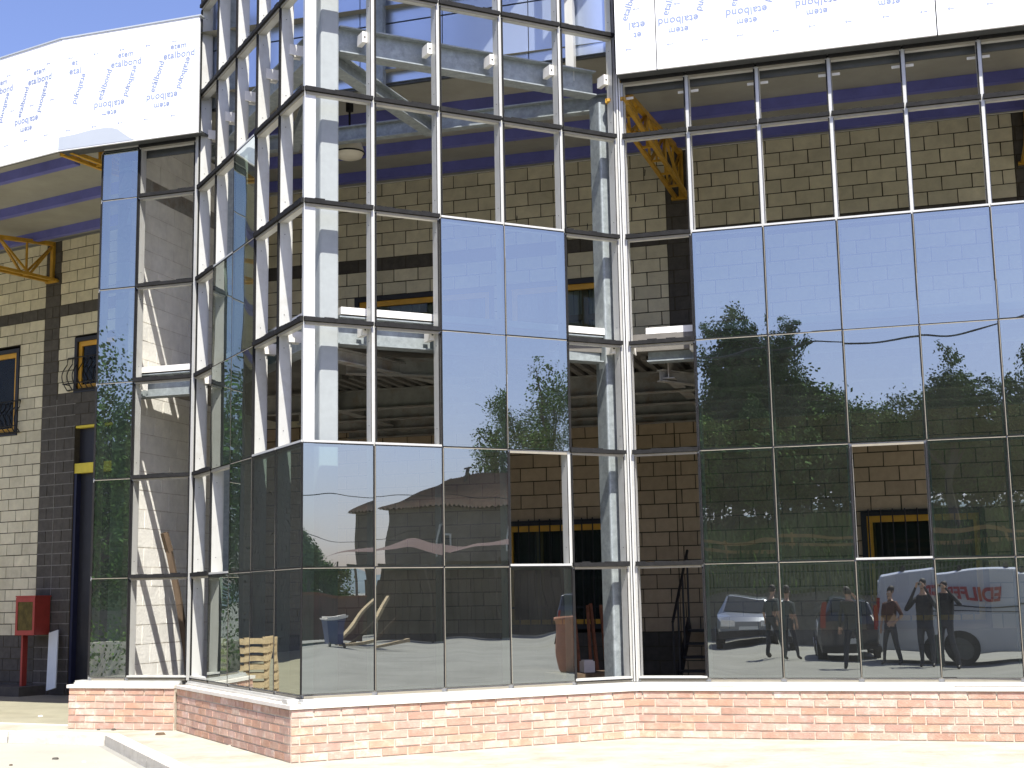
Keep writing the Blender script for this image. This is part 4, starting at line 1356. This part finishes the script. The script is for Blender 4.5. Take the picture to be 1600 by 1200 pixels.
for z in (0.25, 0.62):
    m = MB(); m.box(-14, 22, -0.03, 0.03, z, z + 0.14, 0); m.build('bar', ['ochre'], ra)
for i in range(15):
    m = MB(); m.box(-14 + i * 2.5, -13.9 + i * 2.5, 0.031, 0.13, -0.6, 0.82, 0); m.build('post', ['ochre'], ra)

# ------------------------------------------------------------------ farmhouse and yard clutter to the right
M_['stone'] = mat('farmhouse_stone', (0.15, 0.125, 0.095), 0.95, 0, 0.25, 2.2, bump=0.02, bscale=6, stain=(0.09, 0.075, 0.055), stain_amt=0.6, stain_scale=.7)
M_['tile'] = mat('roof_tile', (0.15, 0.09, 0.06), 0.9, 0, 0.4, 2.5, stain=(0.10, 0.09, 0.065), stain_amt=0.6)
M_['shedwood'] = mat('shed_boards', (0.10, 0.075, 0.05), 0.9, 0, 0.4, 3, streak=True)
M_['awning'] = mat('red_awning_cloth', (0.085, 0.04, 0.033), 0.85, 0, 0.2, 1.2)
fh = empty('farmhouse', (56.2, -36.0, GZ), R(86), 'old two-storey stone farmhouse with a tiled hipped roof', 'house')
Lh, Dh, He, Hr = 19.0, 9.0, 7.1, 8.9
m = MB()
m.box(0, Lh, -Dh, 0, 0, He, 0)
m.build('wall', ['stone'], fh)
m = MB()
o_ = 0.45
def tiled(m, a, b, c_, d):
    """tiled slope with eave a-b and ridge d-c, made of ribs"""
    a, b, c_, d = map(Vector, (a, b, c_, d))
    n = max(6, int((b - a).length / 0.3))
    for i in range(n):
        t0, t1, tm = i / n, (i + 1) / n, (i + .5) / n
        e0, e1, em = a.lerp(b, t0), a.lerp(b, t1), a.lerp(b, tm)
        r0, r1, rm = d.lerp(c_, t0), d.lerp(c_, t1), d.lerp(c_, tm)
        up_ = Vector((0, 0, .15))
        m.quad([e0, em + up_, rm + up_, r0]); m.quad([em + up_, e1, r1, rm + up_])
z = He
A_, B_, C_, D_ = (-o_, o_, z), (Lh + o_, o_, z), (Lh + o_, -Dh - o_, z), (-o_, -Dh - o_, z)
r0_, r1_ = (1.9, -Dh / 2, Hr + .6), (Lh - 3.8, -Dh / 2, Hr + .6)
tiled(m, A_, B_, r1_, r0_); tiled(m, C_, D_, r0_, r1_); tiled(m, D_, A_, r0_, r0_); tiled(m, B_, C_, r1_, r1_)
m.quad([A_, B_, C_, D_][::-1])
rf = m.build('roof', ['tile'], fh)
for sx in (3.6, 7.4):
    m = MB(); m.box(sx, sx + .16, -3.8, -3.64, Hr - .4, Hr + 1.05, 0); m.box(sx - .12, sx + .28, -3.88, -3.56, Hr + 1.05, Hr + 1.15, 0); m.build('chimney', ['black'], rf)
for sx in (4.0, 9.2, 14.2):
    m = MB(); m.box(sx, sx + .8, 0.002, .05, 4.4, 5.7, 0); w_ = m.build('window', ['black'], fh)
    m = MB(); m.box(sx - .12, sx - .001, 0.002, .09, 4.3, 5.8, 0); m.box(sx + .801, sx + .92, 0.002, .09, 4.3, 5.8, 0); m.box(sx, sx + .8, 0.002, .09, 5.701, 5.82, 0); m.build('surround', ['kerb'], w_)
m = MB(); m.box(7.6, 9.0, .002, .06, 0, 2.4, 0); m.build('door', ['shedwood'], fh)
# shed with awning in front
sh = empty('open_shed', (34.0, -17.5, GZ), R(70), 'dark plank shed under a sagging red cloth awning', 'shed')
m = MB()
for i in range(26):
    x = i * 0.36
    m.box(x, x + .34, -0.05 - .03 * (i % 2), 0, 0, 2.6 + random.uniform(-.25, .3), 0)
m.build('plank_wall', ['shedwood'], sh)
for x in (0.2, 3.1, 6.2, 9.2):
    m = MB(); m.tube([(x, 1.6, 0), (x, 1.6, 3.2)], .06, 8); m.build('post', ['shedwood'], sh)
m = MB()
nx, ny = 26, 5
for i in range(nx + 1):
    for j in range(ny + 1):
        x = -0.6 + 10.6 * i / nx; y = -.3 + 2.6 * j / ny
        z = 3.75 + .32 * math.sin(math.pi * ((i / nx * 2.2) % 1)) - .35 * j / ny
        m.v.append((x, y, z)); 
for i in range(nx):
    for j in range(ny):
        b_ = i * (ny + 1) + j
        m.f.append((b_, b_ + ny + 1, b_ + ny + 2, b_ + 1)); m.m.append(0); m.t.append(1.0)
m.build('awning', ['awning'], sh, smooth=True)
m = MB(); m.box(0, 9.4, -4.5, -.3, 0, 3.1, 0); m.build('store', ['shedwood'], sh)
M_['dump'] = mat('dumpster_paint', (0.12, 0.05, 0.04), 0.6, 0.1, 0.3, 2)
M_['bluebin'] = mat('blue_bin_plastic', (0.03, 0.05, 0.16), 0.45, 0, 0.2, 3)
dp = empty('skip_container', (23.4, -10.2, GZ), R(40), 'brown steel skip standing at the left of the mirrored yard', 'skip')
m = MB()
for x0_, x1_, y0_, y1_ in ((-1.5, 1.5, -.8, -.74), (-1.5, 1.5, .74, .8), (-1.5, -1.44, -.739, .739), (1.44, 1.5, -.739, .739)): m.box(x0_, x1_, y0_, y1_, .15, 1.5, 0)
m.box(-1.44, 1.44, -.74, .74, .15, .2, 0)
for k in range(7): m.box(-1.4 + k * .44, -1.34 + k * .44, .801, .86, .2, 1.42, 0)
m.build('box', ['dump'], dp)
m = MB(); m.box(-1.56, 1.56, -.86, -.8, 1.5, 1.58, 0); m.box(-1.56, 1.56, .8, .88, 1.5, 1.58, 0); m.build('rim', ['rust'], dp)
wb = empty('wheelie_bin', (20.0, -6.4, GZ), R(30), 'dark blue wheeled bin with a pale lid edge in front of the brown skip', 'bin')
m = MB()
for (z0, z1, h0, h1) in ((.12, .95, .30, .38),):
    P0_ = [(-h0, -h0, z0), (h0, -h0, z0), (h0, h0, z0), (-h0, h0, z0)]; P1_ = [(-h1, -h1, z1), (h1, -h1, z1), (h1, h1, z1), (-h1, h1, z1)]
    for a in range(4): m.quad([P0_[a], P0_[(a + 1) % 4], P1_[(a + 1) % 4], P1_[a]])
    m.quad(P0_[::-1])
m.build('body', ['bluebin'], wb)
m = MB(); m.box(-.42, .42, -.42, .44, .951, 1.0, 0); m.box(-.36, .36, -.36, .36, 1.0, 1.05, 0); m.build('lid', ['coping'], wb)
for sx in (-.3, .3):
    m = MB(); m.tube([(sx - .03, .38, .1), (sx + .03, .38, .1)], .1, 14); m.build('wheel', ['black'], wb)
for i, (a, b, lab) in enumerate([((21.2, -7.4, GZ + .05), (24.6, -8.4, 1.45), 'long pale timber leaning up to the right by the skip'), ((21.0, -7.0, GZ + .05), (23.6, -6.6, .25), 'short timber lying low by the blue bin'), ((22.5, -7.9, GZ + .05), (23.4, -7.0, .95), 'thick dark timber stub propped among the scrap')]):
    m = MB(); m.bar(a, b, .12, .10); tag(m.build('scrap_timber', ['palewood' if i < 2 else 'wood']), lab, 'timber', 'scrap timber by the skip')
for x, y, lab in ((42.5, -16.6, 'stone mushroom bollard, left one at the farm road edge'), (45.8, -16.8, 'stone mushroom bollard, right one at the farm road edge')):
    m = MB(); m.lathe([(0, 0), (.3, 0), (.25, .1), (.16, .2), (.15, .55), (.33, .62), (.36, .75), (.22, .9), (0, .95)], n=18)
    tag(m.build('stone_bollard', ['kerb'], None, (x, y, GZ), smooth=True), lab, 'bollard', 'stone bollards')
pt = empty('clay_pot', (14.35, 6.05, GZ), 0, 'tall terracotta pot standing in the yard in front of the dark van', 'pot')
M_['clay'] = mat('terracotta', (0.38, 0.17, 0.10), 0.85, 0, 0.15, 4)
m = MB(); m.lathe([(0, 0), (.22, 0), (.26, .05), (.34, .5), (.40, .95), (.42, 1.02), (.46, 1.03), (.46, 1.1), (.38, 1.1), (.36, .95), (0, .9)], n=28)
m.build('vessel', ['clay'], pt, smooth=True)
m = MB(); m.lathe([(0, .91), (.35, .93)], n=20); m.build('soil', ['wood'], pt)

# overhead cables
def cable(a, b, sag, label, r=0.02):
    m = MB()
    pts = []
    for i in range(25):
        t = i / 24
        p = Vector(a).lerp(Vector(b), t); p.z -= sag * 4 * t * (1 - t)
        pts.append(p)
    m.tube(pts, r, 6)
    tag(m.build('overhead_cable', ['black']), label, 'cable', 'overhead cables')
cable((-24, -12.4, 10.4), (14, -23.5, 12.6), 1.3, 'upper overhead cable sagging across the mirrored sky on the right', .03)
cable((10, -22, 6.6), (60, -2, 7.2), 1.2, 'upper thin cable crossing the sky left of the farmhouse')
cable((22, -30, 6.0), (56.2, -33, 5.4), .5, 'lower thin cable running to the farmhouse wall')

# ------------------------------------------------------------------ vehicles
def paint(name, col, metal=0.4):
    m, t, b, N, L = nodemat(name)
    b.inputs['Base Color'].default_value = (*col, 1)
    b.inputs['Metallic'].default_value = metal
    b.inputs['Roughness'].default_value = 0.35
    b.inputs['Coat Weight'].default_value = 0.8
    b.inputs['Coat Roughness'].default_value = 0.05
    n = N.new('ShaderNodeTexNoise'); n.inputs['Scale'].default_value = 3
    r = N.new('ShaderNodeMapRange'); r.inputs[3].default_value = .28; r.inputs[4].default_value = .45
    L.new(n.outputs[0], r.inputs[0]); L.new(r.outputs[0], b.inputs['Roughness'])
    return m
M_['p_silver'] = paint('silver_paint', (0.24, 0.26, 0.29))
M_['p_dark'] = paint('dark_blue_paint', (0.03, 0.035, 0.05))
M_['p_van'] = paint('dark_grey_paint', (0.05, 0.055, 0.07))
M_['p_white'] = paint('white_van_paint', (0.50, 0.52, 0.55), 0.0)
M_['carglass'] = mat('car_glass', (0.02, 0.025, 0.03), 0.12, 0, 0.1, 3, spec=0.25)
M_['tyre'] = mat('tyre_rubber', (0.02, 0.02, 0.02), 0.85, 0, 0.2, 9)
M_['rim'] = mat('wheel_rim', (0.40, 0.40, 0.42), 0.35, 0.7, 0.1, 9)
M_['lampred'] = mat('tail_lamp_red', (0.30, 0.015, 0.015), 0.2, 0, 0.1, 9)
M_['lampw'] = mat('head_lamp', (0.75, 0.78, 0.8), 0.1, 0.3, 0.05, 9)
M_['plate'] = mat('number_plate', (0.75, 0.75, 0.70), 0.5, 0, 0.03, 9)
M_['vanred'] = mat('red_lettering', (0.28, 0.02, 0.03), 0.5, 0, 0.05, 9)
def vehicle(name, label, cat, loc, rz, st, paintm, wb_, rw=0.31, windows=(), tail=None, head=None, plates=True):
    """st: stations along x (front at +x): (x, z_bottom, z_belt, z_roof, w_belt, w_roof)"""
    root = empty(name, (loc[0], loc[1], GZ), rz, label, cat)
    def ring(s_):
        x, zb, zm, zt, wm, wr = s_
        zc = (zb + zm) / 2
        return [(x, -wm * .93, zb), (x, -wm, zc), (x, -wm * .97, zm), (x, -wr, max(zt - .04, zm + .005)), (x, -wr * .82, zt), (x, wr * .82, zt), (x, wr, max(zt - .04, zm + .005)), (x, wm * .97, zm), (x, wm, zc), (x, wm * .93, zb)]
    m = MB()
    rings = [ring(s_) for s_ in st]
    n = 10
    for r_ in rings: m.v += r_
    for i in range(len(rings) - 1):
        for k in range(n):
            k2 = (k + 1) % n
            m.f.append((i * n + k, i * n + k2, (i + 1) * n + k2, (i + 1) * n + k)); m.m.append(0); m.t.append(1.0)
    m.f.append(tuple(range(n))); m.f.append(tuple((len(rings) - 1) * n + k for k in range(n))[::-1])
    m.m += [0, 0]; m.t += [1.0, 1.0]
    b = m.build('body', [paintm], root, smooth=True)
    md = b.modifiers.new('bev', 'BEVEL'); md.width = .05; md.segments = 3; md.limit_method = 'ANGLE'; md.angle_limit = R(18); md.harden_normals = True
    def lerp3(a, c_, t): return tuple(a[q] + (c_[q] - a[q]) * t for q in range(3))
    for (i, j, side, in0, in1) in windows:
        ra, rb = rings[i], rings[j]
        m = MB()
        if side == 's':
            for sg, (lo, hi) in ((-1, (2, 3)), (1, (7, 6))):
                a0, a1, b0_, b1_ = ra[lo], ra[hi], rb[lo], rb[hi]
                p00 = lerp3(a0, b0_, in0); p01 = lerp3(a1, b1_, in0); p10 = lerp3(a0, b0_, in1); p11 = lerp3(a1, b1_, in1)
                q = [lerp3(p00, p01, .08), lerp3(p10, p11, .08), lerp3(p10, p11, .88), lerp3(p00, p01, .88)]
                q = [(x, y + sg * .008, z + .004) for x, y, z in q]
                m.quad(q)
            m.build('side_window', ['carglass'], root)
        else:
            a, b_ = ra, rb      # slanted screen between two stations
            sgn = 1 if ra[0][0] > rb[0][0] else -1
            L1, L2, R1, R2 = a[4], b_[4], a[5], b_[5]
            q = [lerp3(L1, R1, -.07), lerp3(L1, R1, 1.07), lerp3(L2, R2, 1.03), lerp3(L2, R2, -.03)]
            q = [lerp3(q[0], q[3], .04), lerp3(q[1], q[2], .04), lerp3(q[1], q[2], .93), lerp3(q[0], q[3], .93)]
            q = [(x + sgn * .018, y, z + .016) for x, y, z in q]
            m.quad(q)
            m.build('windscreen' if side == 'f' else 'rear_window', ['carglass'], root)
    for wx in wb_:
        for sy in (-1, 1):
            w0 = max(s_[4] for s_ in st)
            m = MB(); m.tube([(wx, sy * (w0 - .19), rw), (wx, sy * (w0 + .005), rw)], rw, 24); wl_ = m.build('wheel', ['tyre'], root)
            m = MB(); m.tube([(wx, sy * (w0 + .0055), rw), (wx, sy * (w0 + .02), rw)], rw * .62, 18); m.build('rim', ['rim'] if rw < .33 else ['darkmetal'], wl_)
    xf, xr = st[-1][0], st[0][0]
    for sx, x_, mt_, nm, y_, z_, hh, ww in ((1, xf, 'lampw', 'headlight', head[0], head[1], .09, .16), (-1, xr, 'lampred', 'tail_lamp', tail[0], tail[1], tail[2], .045)):
        for sy in (-1, 1):
            m = MB(); m.box(x_ - .05 if sx > 0 else x_ - .03, x_ + .03 if sx > 0 else x_ + .05, sy * y_ - ww, sy * y_ + ww, z_ - hh, z_ + hh); m.build(nm, [mt_], root)
    if plates:
        for x_ in (xf, xr):
            m = MB(); m.box(x_ - .035, x_ + .035, -.26, .26, .42, .53); m.build('number_plate', ['plate'], root)
    for x_ in (xf, xr):
        m = MB(); m.box(x_ - .06, x_ + .05, -st[1][4] * .93, st[1][4] * .93, .24, .40); m.build('bumper', ['black'], root)
    return root
hb = [(-1.9, .30, .85, .90, .74, .70), (-1.8, .22, .92, 1.10, .80, .66), (-1.55, .20, .94, 1.42, .82, .58), (-.6, .20, .93, 1.46, .83, .60), (.25, .20, .91, 1.42, .83, .58), (.95, .20, .88, .95, .82, .66), (1.65, .22, .78, .82, .79, .62), (1.9, .30, .62, .66, .70, .56)]
hbw = [(2, 3, 's', .05, .95), (3, 4, 's', .05, .95), (4, 5, 's', .05, .6), (5, 4, 'f', 0, 0), (1, 2, 'r', 0, 0)]
vehicle('parked_car', 'silver hatchback parked nose towards the glass, mirrored at the left of the long wall', 'car', (-7.6, -9.3), R(68), hb, 'p_silver', (-1.2, 1.2), windows=hbw, tail=(.66, .9, .16), head=(.52, .62))
vehicle('parked_car', 'dark hatchback seen from behind with tall red tail lamps beside the white van', 'car', (-3.35, -4.6), R(-112), hb, 'p_dark', (-1.2, 1.2), windows=hbw, tail=(.70, 1.05, .28), head=(.52, .62))
mv = [(-1.9, .30, .95, 1.0, .74, .70), (-1.85, .22, .98, 1.2, .80, .68), (-1.75, .20, .98, 1.66, .80, .62), (-.4, .20, .96, 1.72, .80, .63), (.55, .20, .94, 1.62, .80, .60), (1.15, .20, .92, 1.0, .79, .64), (1.6, .24, .82, .86, .74, .60), (1.75, .30, .66, .7, .66, .54)]
vehicle('parked_van', 'small dark van seen from behind on the farm road, mirrored beside the clay pot', 'van', (27.6, -2.2), R(-28), mv, 'p_van', (-1.2, 1.15), windows=hbw, tail=(.68, .85, .2), head=(.5, .62))
vv = [(-2.55, .40, 1.0, 1.85, .92, .78), (-2.5, .30, 1.05, 1.98, .96, .80), (-1.2, .28, 1.05, 2.02, .97, .82), (.6, .28, 1.05, 2.02, .97, .82), (1.2, .28, 1.05, 1.97, .97, .78), (1.75, .28, 1.02, 1.15, .95, .75), (2.3, .32, .92, .96, .90, .72), (2.5, .40, .72, .76, .80, .66)]
vvw = [(4, 5, 's', .1, .6), (5, 4, 'f', 0, 0)]
pv = Vector((1.05, -1.75)) - nRv * 0.97
van = vehicle('delivery_van', 'white delivery van with red lettering and roof bars standing behind the photographer', 'van', (pv.x + 0.12, pv.y - 0.1), ang(uR) , vv, 'p_white', (-1.25, 1.65), rw=.36, windows=vvw, tail=(.84, 1.2, .3), head=(.68, .78))
cu = bpy.data.curves.new('tt', 'FONT'); cu.body = 'EDILFER'; cu.size = .38; cu.offset = .014; cu.extrude = .002
ob = bpy.data.objects.new('tt', cu); COL.objects.link(ob)
me = bpy.data.meshes.new_from_object(ob.evaluated_get(bpy.context.evaluated_depsgraph_get()))
bpy.data.objects.remove(ob)
me.materials.clear(); me.materials.append(M_['vanred'])
wd = max(v.co.x for v in me.vertices)
lo = bpy.data.objects.new('side_lettering', me); lo.parent = van; COL.objects.link(lo)
# the side facing the building is the local +y side; text must read left to right from there (towards -x)
lo.rotation_euler = (R(90), 0, R(180)); lo.scale = (.76, 1, 1); lo.location = (-1.50 + wd * .76, .985, 1.36)
m = MB(); m.box(-1.6, 1.3, .972, .976, 1.19, 1.22); m.box(-1.5, .2, .972, .976, 1.10, 1.12); m.build('side_stripe', ['p_dark'], van)
for x in (-2.0, -1.2, -.3, .6):
    m = MB(); m.box(x - .03, x + .03, -.72, .72, 2.10, 2.14); m.box(x - .05, x + .05, -.72, -.62, 2.0, 2.10); m.box(x - .05, x + .05, .62, .72, 2.0, 2.10); m.build('roof_bar', ['black'], van)

# ------------------------------------------------------------------ people
M_['skin'] = mat('skin', (0.48, 0.30, 0.21), 0.5, 0, 0.06, 9)
M_['hair'] = mat('dark_hair', (0.03, 0.022, 0.018), 0.7, 0, 0.3, 40)
M_['shirt_b'] = mat('black_shirt', (0.03, 0.03, 0.035), 0.9, 0, 0.2, 6)
M_['shirt_r'] = mat('brown_red_shirt', (0.09, 0.035, 0.025), 0.9, 0, 0.2, 6)
M_['shirt_g'] = mat('grey_shirt', (0.07, 0.08, 0.08), 0.9, 0, 0.2, 6)
M_['jeans'] = mat('dark_trousers', (0.035, 0.038, 0.05), 0.9, 0, 0.2, 6)
M_['shoe'] = mat('shoe_leather', (0.025, 0.02, 0.018), 0.5, 0, 0.2, 6)
M_['sclera'] = mat('eye_white', (0.7, 0.7, 0.68), 0.3, 0, 0.02, 6)
def person(label, loc, rz, H, arms, shirt, feet=((-.13, .02), (.13, -.02)), sleeve=1.0):
    """faces local +y. arms: ((elbow),(wrist),(handdir)) per side, metres for a 1.75 m figure"""
    k = H / 1.75
    V, E, Rr, part = [], [], [], []
    def add(p, r, par=None, pt='torso'):
        V.append(Vector(p) * k); Rr.append(r * k); part.append(pt)
        if par is not None: E.append((par, len(V) - 1))
        return len(V) - 1
    pel = add((0, 0, .97), .125)
    sp = add((0, .0, 1.14), .115, pel); ch = add((0, 0, 1.33), .13, sp); nb = add((0, -.01, 1.46), .075, ch); nk = add((0, .0, 1.52), .05, nb, 'skin')
    hd = add((0, .015, 1.60), .072, nk, 'skin'); h2 = add((0, .02, 1.67), .078, hd, 'skin'); h3 = add((0, .01, 1.73), .045, h2, 'skin')
    for si, sg in enumerate((-1, 1)):
        fx, fy = feet[si]
        hp = add((sg * .095, 0, .90), .092, pel, 'leg'); kn = add(((sg * .1 + fx) / 2, (fy) / 2 + .03, .50), .06, hp, 'leg'); an = add((fx, fy, .10), .042, kn, 'leg')
        add((fx + sg * .02, fy + .13, .045), .034, an, 'shoe')
        sh_ = add((sg * .175, 0, 1.42), .058, ch, 'torso'); el = add(arms[si][0], .042, sh_, 'arm'); wr = add(arms[si][1], .027, el, 'fore')
        dv = Vector(arms[si][2]).normalized(); wv = Vector(arms[si][1])
        sd_ = dv.cross(Vector((0, .3, 1))).normalized()
        pm = add(wv + dv * .05, .030, wr, 'skin')
        for q, (o1, ln) in enumerate(((-.027, .075), (-.009, .088), (.009, .082), (.027, .066))):
            kb = add(wv + dv * .085 + sd_ * o1, .009, pm, 'skin')
            b2_ = add(wv + dv * (.085 + ln * .5) + sd_ * o1 * 1.05, .008, kb, 'skin')
            add(wv + dv * (.085 + ln * .8) + sd_ * o1 * 1.0 + dv.cross(sd_) * .02, .007, b2_, 'skin')
        t1 = add(wv + dv * .04 + sd_ * (-.04 * sg), .011, pm, 'skin'); add(wv + dv * .08 + sd_ * (-.055 * sg), .009, t1, 'skin')
    me = bpy.data.meshes.new('body')
    me.from_pydata([tuple(v) for v in V], E, [])
    ob = bpy.data.objects.new('tmp', me); COL.objects.link(ob)
    md = ob.modifiers.new('skin', 'SKIN'); md.use_smooth_shade = True
    for i, sv_ in enumerate(me.skin_vertices[0].data):
        f = 1.45 if part[i] == 'torso' else (1.15 if part[i] == 'leg' else 1.0)
        sv_.radius = (Rr[i] * f, Rr[i] * (.85 if part[i] == 'torso' else 1.0))
        sv_.use_root = (i == 0)
    s2 = ob.modifiers.new('sub', 'SUBSURF'); s2.levels = s2.render_levels = 2
    m2 = bpy.data.meshes.new_from_object(ob.evaluated_get(bpy.context.evaluated_depsgraph_get()))
    bpy.data.objects.remove(ob)
    for mm in ('skin', shirt, 'jeans', 'shoe'): m2.materials.append(M_[mm])
    idx = {'skin': 0, 'torso': 1, 'arm': 1, 'fore': 1 if sleeve > .9 else 0, 'leg': 2, 'shoe': 3}
    segs = [(V[a], V[b], part[b]) for a, b in E]
    for p_ in m2.polygons:
        c_ = p_.center
        best, bp_ = 9, 'torso'
        for a, b, pt_ in segs:
            ab = b - a
            t = max(0, min(1, (c_ - a).dot(ab) / ab.dot(ab)))
            d = (c_ - a - ab * t).length
            if d < best: best, bp_ = d, pt_
        if bp_ == 'torso' and c_.z < .96 * k: bp_ = 'leg'
        p_.material_index = idx[bp_]
        p_.use_smooth = True
    root = empty('person', (loc[0], loc[1], GZ - .03), rz, label, 'person')
    b_ = bpy.data.objects.new('body', m2); b_.parent = root; COL.objects.link(b_)
    m = MB(); m.lathe([(.02, .135), (.06, .12), (.088, .08), (.094, .03), (.088, -.02), (.075, -.04)], c=(0, 0, 0), n=18)
    hr = m.build('hair', ['hair'], root, (0, -.012 * k, 1.65 * k), smooth=True); hr.scale = (k * .93, k, k * .9)
    for sg in (-1, 1):
        m = MB(); m.lathe([(0, .012), (.009, .008), (.012, 0), (.009, -.008), (0, -.012)], n=10); e_ = m.build('eye', ['sclera'], root, (sg * .031 * k, .088 * k, 1.645 * k), smooth=True)
        m = MB(); m.box(-.006, .006, -.012, .012, -.03, .03); m.build('ear', ['skin'], root, (sg * .083 * k, .005, 1.635 * k))
    m = MB(); m.quad([(-.014, 0, -.02), (.014, 0, -.02), (0, .028, -.018)]); m.quad([(-.014, 0, -.02), (0, .028, -.018), (0, 0, .03)]); m.quad([(.014, 0, -.02), (0, 0, .03), (0, .028, -.018)]); m.build('nose', ['skin'], root, (0, .088 * k, 1.61 * k))
    m = MB(); m.box(-.024, .024, -.004, .006, -.005, .005); m.build('mouth', ['shirt_r'], root, (0, .085 * k, 1.565 * k))
    return root
down = lambda s_: ((s_ * .25, -.02, 1.15), (s_ * .27, .05, .92), (0, .1, -1))
person('photographer in a dark long-sleeved top holding a camera up to the eyes', (0.0, -0.40), R(-2), 1.80, (((-.34, .12, 1.22), (-.10, .25, 1.60), (.35, .5, .6)), ((.34, .12, 1.22), (.10, .25, 1.60), (-.35, .5, .6))), 'shirt_b')
person('man in black standing with one hand to his head in front of the dark car', (-1.62, 0.35), R(160), 1.72, (((-.32, .05, 1.25), (-.16, .18, 1.52), (.4, -.1, .8)), down(1)), 'shirt_b', feet=((-.17, .05), (.16, -.05)))
person('man in a brown-red shirt and dark trousers standing legs apart left of the van', (-0.9, -0.95), R(15), 1.72, (down(-1), ((.30, -.05, 1.17), (.20, .14, 1.02), (-.7, .3, 0))), 'shirt_r', feet=((-.2, .08), (.2, -.05)), sleeve=.5)
person('man in grey clothes standing between the silver car and the dark car', (-4.3, -2.9), R(200), 1.74, (down(-1), down(1)), 'shirt_g', feet=((-.18, .1), (.15, -.08)), sleeve=.5)
cm = empty('camera_body', (0.0, -0.10, 1.55), 0, 'small silver compact camera held by the photographer', 'camera')
m = MB(); m.box(-.055, .055, -.03, .0, -.032, .032); m.build('case', ['rim'], cm)
m = MB(); m.tube([(0, .001, 0), (0, .03, 0)], .02, 18); m.build('lens', ['black'], cm)
